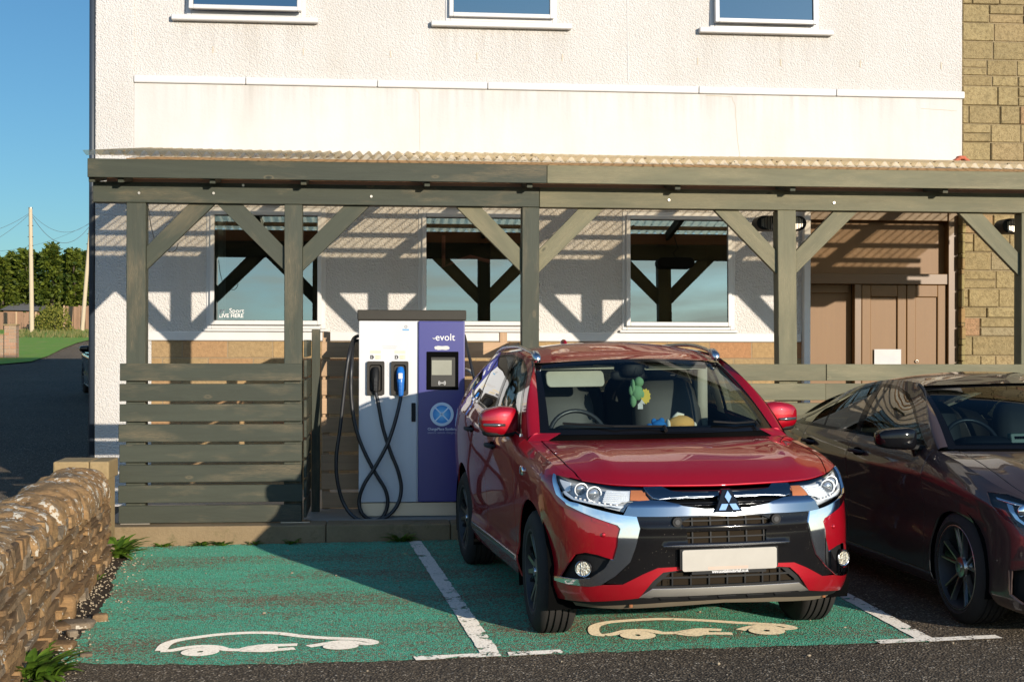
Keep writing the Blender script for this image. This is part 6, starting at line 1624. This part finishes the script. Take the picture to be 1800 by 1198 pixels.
def tree(label,u,vtop,D,rad,seed,h0=0.0,nq=4000):
    r=random.Random(seed);b=Vector((at(u,500,D).x,D,0));b.z=gz(b.x,b.y);H_=at(u,vtop,D).z-b.z
    t=thing('conifer',label,'tree',tuple(b),group='conifers in the row behind the far garden fence')
    m=MB();m.tube([tuple(b),tuple(b+Vector((.1,0,H_*.5))),tuple(b+Vector((0,0,H_*.97)))],[.16,.1,.02],8);m.build('trunk',m_bark,t,smooth=True)
    m=MB();tv=[]
    boughs=[]
    for i in range(95):
        f=r.uniform(.05,1)**.9;a=r.uniform(0,2*math.pi);R_=rad*(1-f)**.75*r.uniform(.5,1.25)+.06;boughs.append((f,a,R_,r.uniform(-.3,.3)))
    per=nq//95
    for f,a,R_,tn in boughs:
        d=Vector((math.cos(a),math.sin(a),0))
        for k in range(per):
            g_=r.uniform(.15,1)**.7;p=b+Vector((0,0,H_*f))+d*(R_*g_)+Vector((r.gauss(0,.13),r.gauss(0,.13),r.gauss(0,.10)+.25*g_*R_*.4-(g_**2)*.22))
            L_=r.uniform(.18,.42);w=L_*r.uniform(.35,.6);ax=(d*r.uniform(.3,1)+Vector((r.gauss(0,.4),r.gauss(0,.4),r.uniform(-.6,.5)))).normalized();sd=ax.cross(Vector((r.gauss(0,1),r.gauss(0,1),r.gauss(0,1)))).normalized()
            m.add([tuple(p),tuple(p+ax*L_*.5+sd*w*.5),tuple(p+ax*L_),tuple(p+ax*L_*.5-sd*w*.5)],[(0,1,2,3)]);tv+=[clamp(.45+tn+r.uniform(-.3,.35),0,1)]*4
    tone(m.build('crown',m_conifer,t),tv)
for i,(u,vt,D,rd) in enumerate(((-22,470,97,1.5),(2,456,95,1.4),(24,448,98,1.5),(45,441,95,1.35),(66,447,97,1.3),(90,432,94,1.5),(112,452,97,1.4),(128,440,95,1.45),(150,446,98,1.5),(176,452,95,1.4))):
    tree(('conifer mostly cut off by the left edge of the photo','dark conifer at the very left edge of the row','conifer left of the tall utility pole with a ragged top','conifer directly behind the tall utility pole','conifer just right of the tall utility pole','tallest pointed conifer, midway between the two utility poles','lower conifer right of the tallest pointed one','bushy conifer second to the left of the leaning pole','conifer directly behind the leaning utility pole','conifer half hidden by the corner of the white building')[i],u,vt,D,rd,40+i)
def bush(label,u,vb,vt,D,rx,seed,mat,n=1500,cat='shrub'):
    r=random.Random(seed);b=Vector((at(u,500,D).x,D,0));b.z=gz(b.x,b.y);H_=at(u,vt,D).z-b.z;t=thing('shrub',label,cat,tuple(b))
    m=MB();tv=[]
    for i in range(n):
        th=r.uniform(0,2*math.pi);ph=math.acos(r.uniform(-.2,1));q=r.uniform(.5,1)**.5;lump=1+.25*mnoise.noise(Vector((math.cos(th)*2+seed,math.sin(th)*2,ph*2)))
        p=b+Vector((rx*lump*q*math.sin(ph)*math.cos(th),rx*lump*q*math.sin(ph)*math.sin(th),max(.02,H_*(.1+.9*lump*.85*q*math.cos(ph)))))
        L_=r.uniform(.08,.2);ax=Vector((r.gauss(0,1),r.gauss(0,1),r.gauss(0,1))).normalized();sd=ax.orthogonal().normalized()
        m.add([tuple(p),tuple(p+ax*L_*.5+sd*L_*.3),tuple(p+ax*L_),tuple(p+ax*L_*.5-sd*L_*.3)],[(0,1,2,3)]);tv+=[r.random()]*4
    tone(m.build('foliage',mat,t),tv)
    m=MB();m.tube([tuple(b),tuple(b+Vector((.05,0,H_*.6)))],[.05,.02],6);m.build('stem',m_bark,t)
bush('yellow green shrub between the tall pole and the leaning pole',96,590,530,87,1.05,5,m_shrubleaf)
bush('smaller flowering shrub right beside the foot of the tall pole',76,592,548,88,.75,6,m_shrubleaf,900)
gt=MB();tv=[];rg=random.Random(3)
for i in range(650):
    u=rg.uniform(25,165);b=hit(u,rg.uniform(586,598)-.0*u);a=rg.uniform(0,6.28);h=rg.uniform(.08,.32);w=.05
    gt.add([tuple(b+Vector((-w,0,0))),tuple(b+Vector((w,0,0))),tuple(b+Vector((.3*h*math.cos(a),.3*h*math.sin(a),h)))],[(0,1,2)]);tv+=[rg.random()]*3
o=gt.build('long_grass',m_drygrass);tone(o,tv);meta(o,kind='stuff')
def bfence(label,u0,u1,v0,v1,D,seed):
    r=random.Random(seed);a=at(u0,500,D);b=at(u1,500,D);t=thing('board_fence',label,'fence',((a.x+b.x)/2,D,gz(a.x,D)));m=MB();x=a.x
    zt=at(u0,v0,D).z;zt2=at(u1,v1,D).z
    while x<b.x:
        w=r.uniform(.11,.16);f=(x-a.x)/(b.x-a.x);m.bar((x,D+r.uniform(-.02,.02),gz(x,D)),(x,D+r.uniform(-.02,.02),zt+(zt2-zt)*f+r.uniform(-.06,.06)),.02,w,(1,0,0));x+=w+r.uniform(.0,.02)
    m.build('board_panel',wood_old,t)
    m=MB();x=a.x
    while x<b.x+.1: m.bar((x,D-.06,gz(x,D)),(x,D-.06,zt+.05),.1,.1,(1,0,0));x+=1.2
    m.build('post',wood_raw,t)
bfence('brown vertical board fence left of the tall pole in front of the shed',-40,68,552,553,91,1);bfence('brown vertical board fence behind the leaning pole near the building corner',113,190,541,541,92,2)
sd_a=at(6,555,93.5);sd_b=at(68,555,93.5)
shd=thing('garden_shed','garden shed with grey felt roof behind the board fence at the far left','shed',((sd_a.x+sd_b.x)/2,94,gz(sd_a.x,94)))
zt=at(20,548,93.5).z;zr=at(20,534,93.5).z
MB().box(sd_a.x,sd_b.x,93.5,95.5,gz(sd_a.x,94),zt,'z').build('wall',wood_old,shd)
m=MB();m.add([(sd_a.x-.2,93.2,zt),(sd_b.x+.3,93.2,zt-.05),(sd_b.x+.3,94.5,zr),(sd_a.x+.5,94.5,zr),(sd_a.x-.2,95.8,zt),(sd_b.x+.3,95.8,zt)],[(0,1,2,3),(3,2,5,4),(0,3,4),(1,5,2)]);m.build('roof',m_slate,shd)
pb_=hit(17,634);D=pb_.y
gp=thing('brick_pier','short brick gate pier with flat cap on the far grass verge','pier',tuple(pb_))
x0,x1=at(7,600,D).x,at(28,600,D).x;zt=at(17,575,D).z
MB().box(x0,x1,D,D+.42,pb_.z-.1,zt,'z').build('shaft',m_pier,gp,bevel=.01)
m=MB();m.box(x0-.03,x1+.03,D-.03,D+.45,zt,zt+.05);m.build('cap',m_cope,gp,bevel=.01)
gw=thing('brick_wall','low brick garden wall joining the pier at the left edge','wall',(x0-1,D+.1,pb_.z))
MB().box(x0-4,x0-.005,D+.1,D+.32,pb_.z-.2,at(3,592,D).z).build('wall',m_pier,gw)
m=MB();m.box(x0-4,x0-.005,D+.08,D+.34,at(3,592,D).z+.002,at(3,592,D).z+.04);m.build('coping',m_cope,gw)
# ---------------- third car, only a sliver at the corner
bp=hit(162,712);third=thing('parked_car','dark blue car mostly hidden behind the left corner of the white building','car',(bp.x+.90,bp.y+.1,gz(bp.x,bp.y+1)),(R(1.7),0,R(16)),local=True)
def recol(o,p):
    c=o.copy();COL.objects.link(c);c.parent=p
    if o.data.materials and any(mm==m_brown for mm in o.data.materials):
        c.data=o.data.copy()
        for i,mm in enumerate(c.data.materials):
            if mm==m_brown: c.data.materials[i]=m_blue
    for ch_ in o.children: recol(ch_,c)
for ch_ in list(sal.children): recol(ch_,third)
# ---------------- toys in the suv
bpy.context.view_layer.update()
def incar(car,name,label,cat,p,group=None):
    Mx=Matrix.Translation(car.location)@car.rotation_euler.to_matrix().to_4x4()
    return thing(name,label,cat,tuple(Mx@Vector(p)),tuple(car.rotation_euler),group,local=True)
def fuzzy(s): return lambda p:p*(1+.10*mnoise.noise(p*60+Vector((s,0,0))))
ty=incar(suv,'plush_toy','green plush toy hanging from the mirror behind the suv windscreen','toy',(.02,.85,1.24))
m=MB();m.ell((.012,0,.155),(.030,.030,.034),14,10,fn=fuzzy(1));m.ell((0,0,.085),(.040,.035,.052),14,10,fn=fuzzy(2));m.ell((-.028,.0,.035),(.022,.024,.045),12,8,fn=fuzzy(3));m.ell((-.04,.0,.10),(.018,.018,.035),10,8);m.ell((.03,-.01,.075),(.016,.016,.03),10,8);m.ell((-.03,.0,.125),(.014,.03,.05),10,8)
m.build('body',m_plush_g,ty,smooth=True)
m=MB()
P=[(.035+.036*math.cos(2*math.pi*k/22)*(1 if k%2 else .8),.062+.052*math.sin(2*math.pi*k/22)*(1 if k%2 else .84)) for k in range(22)];m.prism(P,lambda a,b,d:(a+.015,-.02+d,b),.012);m.build('yellow_card',m_plush_y,ty)
m=MB();m.prism([(-.004,-.03),(.03,-.03),(.03,.0),(.013,.018),(-.004,.0)],lambda a,b,d:(a,-.025+d,b+.01),.003);m.prism([(.01,.01),(.045,.0),(.02,.035)],lambda a,b,d:(a,-.028+d,b+.01),.002);m.build('tag',m_paper,ty)
MB().tube([(.01,0,.185),(.012,.05,.25)],.002,5).build('cord',m_wire,ty)
b_=incar(suv,'plush_toy','small blue plush toy lying on the suv dashboard','toy',(.035,.43,1.10))
m=MB();m.ell((0,0,.03),(.052,.045,.042),16,10,fn=fuzzy(5));m.ell((-.055,0,.035),(.025,.02,.016),10,8,fn=fuzzy(6));m.ell((-.03,0,.062),(.018,.012,.02),8,6);m.ell((.02,0,.065),(.02,.015,.02),8,6);m.build('body',m_plush_b,b_,smooth=True)
t_=incar(suv,'plush_toy','round tan plush toy lying beside the blue one on the suv dashboard','toy',(.18,.43,1.10))
m=MB();m.ell((0,0,.045),(.085,.06,.052),18,12,fn=fuzzy(7));m.ell((.0,-.055,.03),(.03,.012,.012),10,8);m.build('body',m_plush_t,t_,smooth=True)
m=MB();m.tube([(-.05,0,.08),(-.02,0,.105),(.02,0,.10)],[.012,.014,.006],8);m.ell((-.085,0,.04),(.014,.04,.035),10,8);m.ell((.088,0,.03),(.012,.03,.025),10,8);m.tube([(.09,0,.03),(.11,0,.015),(.125,-.01,.005)],[.008,.006,.003],6);m.build('white_patch',plain('cream_plush',(.7,.65,.55),.95),t_,smooth=True)
dbx=incar(sal,'parking_clock','pale green plastic clock holder standing on the saloon dashboard','holder',(-.20,.50,1.005))
m=MB();m.prism(rrect(-.055,.12,0,.065,.012),lambda a,b,d:(a,-.0+d+.25*b,b),.05);m.build('case',plain('pale_green_plastic',(.35,.42,.30),.4),dbx,bevel=.004)
m=MB()
for k in range(12): m.box(-.03+k*.011,-.024+k*.011,-.0+.004,.018,.030,.048,'z')
m.build('slot',m_dark,dbx)
p=at(1686,280,14.45);br=thing('broken_tile','broken red clay fragments lying on the canopy roof by the stone wall','debris',(p.x,14.45,p.z))
m=MB()
for k in range(3): m.ell((p.x-.03+.045*k,14.45,p.z-.0+.02*(k==1)),(.05,.05,.022),10,6,.6,fn=lambda q,k=k:Vector((q.x,q.y,q.z+q.x*(.5-.5*k))))
m.build('fragment',m_terra,br)

# ---------------- grit and leaves on the ground
rp_=random.Random(21);gm=MB()
for i in range(620):
    f=rp_.random();y=7.3+f*4.4;x=-1.80-.0732*(y-7.46)+abs(rp_.gauss(0,.13))+.02
    if rp_.random()<.12: x=rp_.uniform(-1.6,3.2);y=rp_.uniform(7.0,11.7)
    r=abs(rp_.gauss(.003,.0025))+.0015;z=gz(x,y)+.004
    gm.ell((x,y,z+r*.4),(r*rp_.uniform(.7,1.4),r,r*.7),6,4)
meta(gm.build('grit',plain('grit_stone',(.34,.27,.18),.9)),kind='stuff')
gm=MB();tv=[]
for i in range(150):
    if rp_.random()<.6: x=rp_.uniform(-1.9,1.0);y=KY-abs(rp_.gauss(0,.05))-.015
    else: x=rp_.uniform(-1.7,.6);y=rp_.uniform(7.6,11.7)
    a=rp_.uniform(0,6.28);L_=rp_.uniform(.012,.032);w=L_*.5;z=gz(x,y)+.012;c=Vector((x,y,z));d=Vector((math.cos(a),math.sin(a),rp_.uniform(-.2,.3)));s_=Vector((-d.y,d.x,rp_.uniform(-.3,.3)))
    gm.add([tuple(c),tuple(c+d*L_*.5+s_*w*.5),tuple(c+d*L_),tuple(c+d*L_*.5-s_*w*.5)],[(0,1,2,3)]);tv+=[rp_.random()]*4
o=gm.build('fallen_leaves',leafm('dead_leaves',(.10,.055,.02),(.34,.22,.08),.1));tone(o,tv);meta(o,kind='stuff')
# ---------------- sky, sun, camera
EL,AZ=R(12.3),R(26.3)
w=bpy.data.worlds.new('World');SC.world=w;w.use_nodes=True;nt=w.node_tree;nt.nodes.clear()
o=nt.nodes.new('ShaderNodeOutputWorld');bg=nt.nodes.new('ShaderNodeBackground');sk=nt.nodes.new('ShaderNodeTexSky');sk.sky_type='NISHITA';sk.sun_disc=False
sk.sun_elevation=EL;sk.sun_rotation=math.pi-AZ;sk.air_density=1.0;sk.dust_density=.15;sk.ozone_density=3.0;sk.altitude=50
tc=nt.nodes.new('ShaderNodeTexCoord');mp=nt.nodes.new('ShaderNodeMapping');mp.inputs['Scale'].default_value=(1.6,1.6,11)
nz=nt.nodes.new('ShaderNodeTexNoise');nz.inputs['Scale'].default_value=3.2;nz.inputs['Detail'].default_value=6;nz.inputs['Roughness'].default_value=.55;nz.inputs['Distortion'].default_value=.8
nt.links.new(tc.outputs['Generated'],mp.inputs[0]);nt.links.new(mp.outputs[0],nz.inputs['Vector'])
cr=nt.nodes.new('ShaderNodeValToRGB');cr.color_ramp.elements[0].position=.24;cr.color_ramp.elements[1].position=.60
nt.links.new(nz.outputs['Fac'],cr.inputs[0])
sx=nt.nodes.new('ShaderNodeSeparateXYZ');nt.links.new(tc.outputs['Generated'],sx.inputs[0])
mr=nt.nodes.new('ShaderNodeMapRange');mr.inputs[1].default_value=.12;mr.inputs[2].default_value=-.2;nt.links.new(sx.outputs[1],mr.inputs[0])
mu=nt.nodes.new('ShaderNodeMath');mu.operation='MULTIPLY';nt.links.new(cr.outputs[0],mu.inputs[0]);lo_=nt.nodes.new('ShaderNodeMapRange');lo_.inputs[1].default_value=.30;lo_.inputs[2].default_value=.08;nt.links.new(sx.outputs[2],lo_.inputs[0]);lm_=nt.nodes.new('ShaderNodeMath');lm_.operation='MULTIPLY';nt.links.new(lo_.outputs[0],lm_.inputs[0]);nt.links.new(mr.outputs[0],lm_.inputs[1]);nt.links.new(lm_.outputs[0],mu.inputs[1])
mx=nt.nodes.new('ShaderNodeMix');mx.data_type='RGBA';nt.links.new(mu.outputs[0],mx.inputs['Factor']);nt.links.new(sk.outputs[0],mx.inputs[6]);pass
ch2=nt.nodes.new('ShaderNodeMix');ch2.data_type='RGBA';mr2=nt.nodes.new('ShaderNodeMapRange');mr2.inputs[1].default_value=0;mr2.inputs[2].default_value=.45;nt.links.new(sx.outputs[2],mr2.inputs[0]);nt.links.new(mr2.outputs[0],ch2.inputs['Factor']);ch2.inputs[6].default_value=(6.5,6.6,5.6,1);ch2.inputs[7].default_value=(5,6.3,7.0,1);nt.links.new(ch2.outputs[2],mx.inputs[7])
tn=nt.nodes.new('ShaderNodeMix');tn.data_type='RGBA';tn.blend_type='MULTIPLY';tn.inputs['Factor'].default_value=1;fw_=nt.nodes.new('ShaderNodeMapRange');fw_.inputs[1].default_value=-.1;fw_.inputs[2].default_value=.6;nt.links.new(sx.outputs[1],fw_.inputs[0]);fc_=nt.nodes.new('ShaderNodeMix');fc_.data_type='RGBA';fc_.inputs[6].default_value=(1.12,1.2,1.18,1);fc_.inputs[7].default_value=(.34,.50,.58,1);nt.links.new(fw_.outputs[0],fc_.inputs['Factor']);nt.links.new(fc_.outputs[2],tn.inputs[7]);nt.links.new(sk.outputs[0],tn.inputs[6]);hz_=nt.nodes.new('ShaderNodeMix');hz_.data_type='RGBA';hz_.blend_type='MULTIPLY';nt.links.new(mr.outputs[0],hz_.inputs['Factor']);nt.links.new(tn.outputs[2],hz_.inputs[6]);hz_.inputs[7].default_value=(1.0,1.08,1.18,1);nt.links.new(hz_.outputs[2],mx.inputs[6]);nt.links.new(mx.outputs[2],bg.inputs[0]);bg.inputs[1].default_value=.135;nt.links.new(bg.outputs[0],o.inputs[0])  # sky tint raised behind the camera to lift shade fill, dimmed ahead
sl=bpy.data.lights.new('sun','SUN');sl.energy=4.6;sl.angle=R(.5);sl.color=(1,.90,.76);so=bpy.data.objects.new('sun',sl);COL.objects.link(so)
sd_=Vector((math.sin(AZ)*math.cos(EL),-math.cos(AZ)*math.cos(EL),math.sin(EL)))
so.rotation_euler=sd_.to_track_quat('Z','Y').to_euler();so.location=sd_*60
cam=bpy.data.cameras.new('camera');cam.sensor_width=36;cam.lens=F/1800*36;cam.shift_y=-(YH-599)/1800*-1*0;cam.clip_end=2000;cam.clip_start=.05
co=bpy.data.objects.new('camera',cam);COL.objects.link(co);co.location=(0,0,HC)
co.rotation_euler=(Matrix.Rotation(-PSI,4,'Z')@Matrix.Rotation(R(90),4,'X')@Matrix.Rotation(.0025,4,'Z')).to_euler()
SC.camera=co
SC.view_settings.view_transform='Standard';SC.view_settings.look='None';SC.view_settings.exposure=.45;SC.view_settings.gamma=1
SC.cycles.max_bounces=8;SC.cycles.transparent_max_bounces=16;SC.cycles.caustics_reflective=False;SC.cycles.caustics_refractive=False
for ob in SC.objects:
    if ob.parent is None and ob.type=='MESH' and not ob.get('kind') and not ob.get('label'): print('UNLABELLED',ob.name)
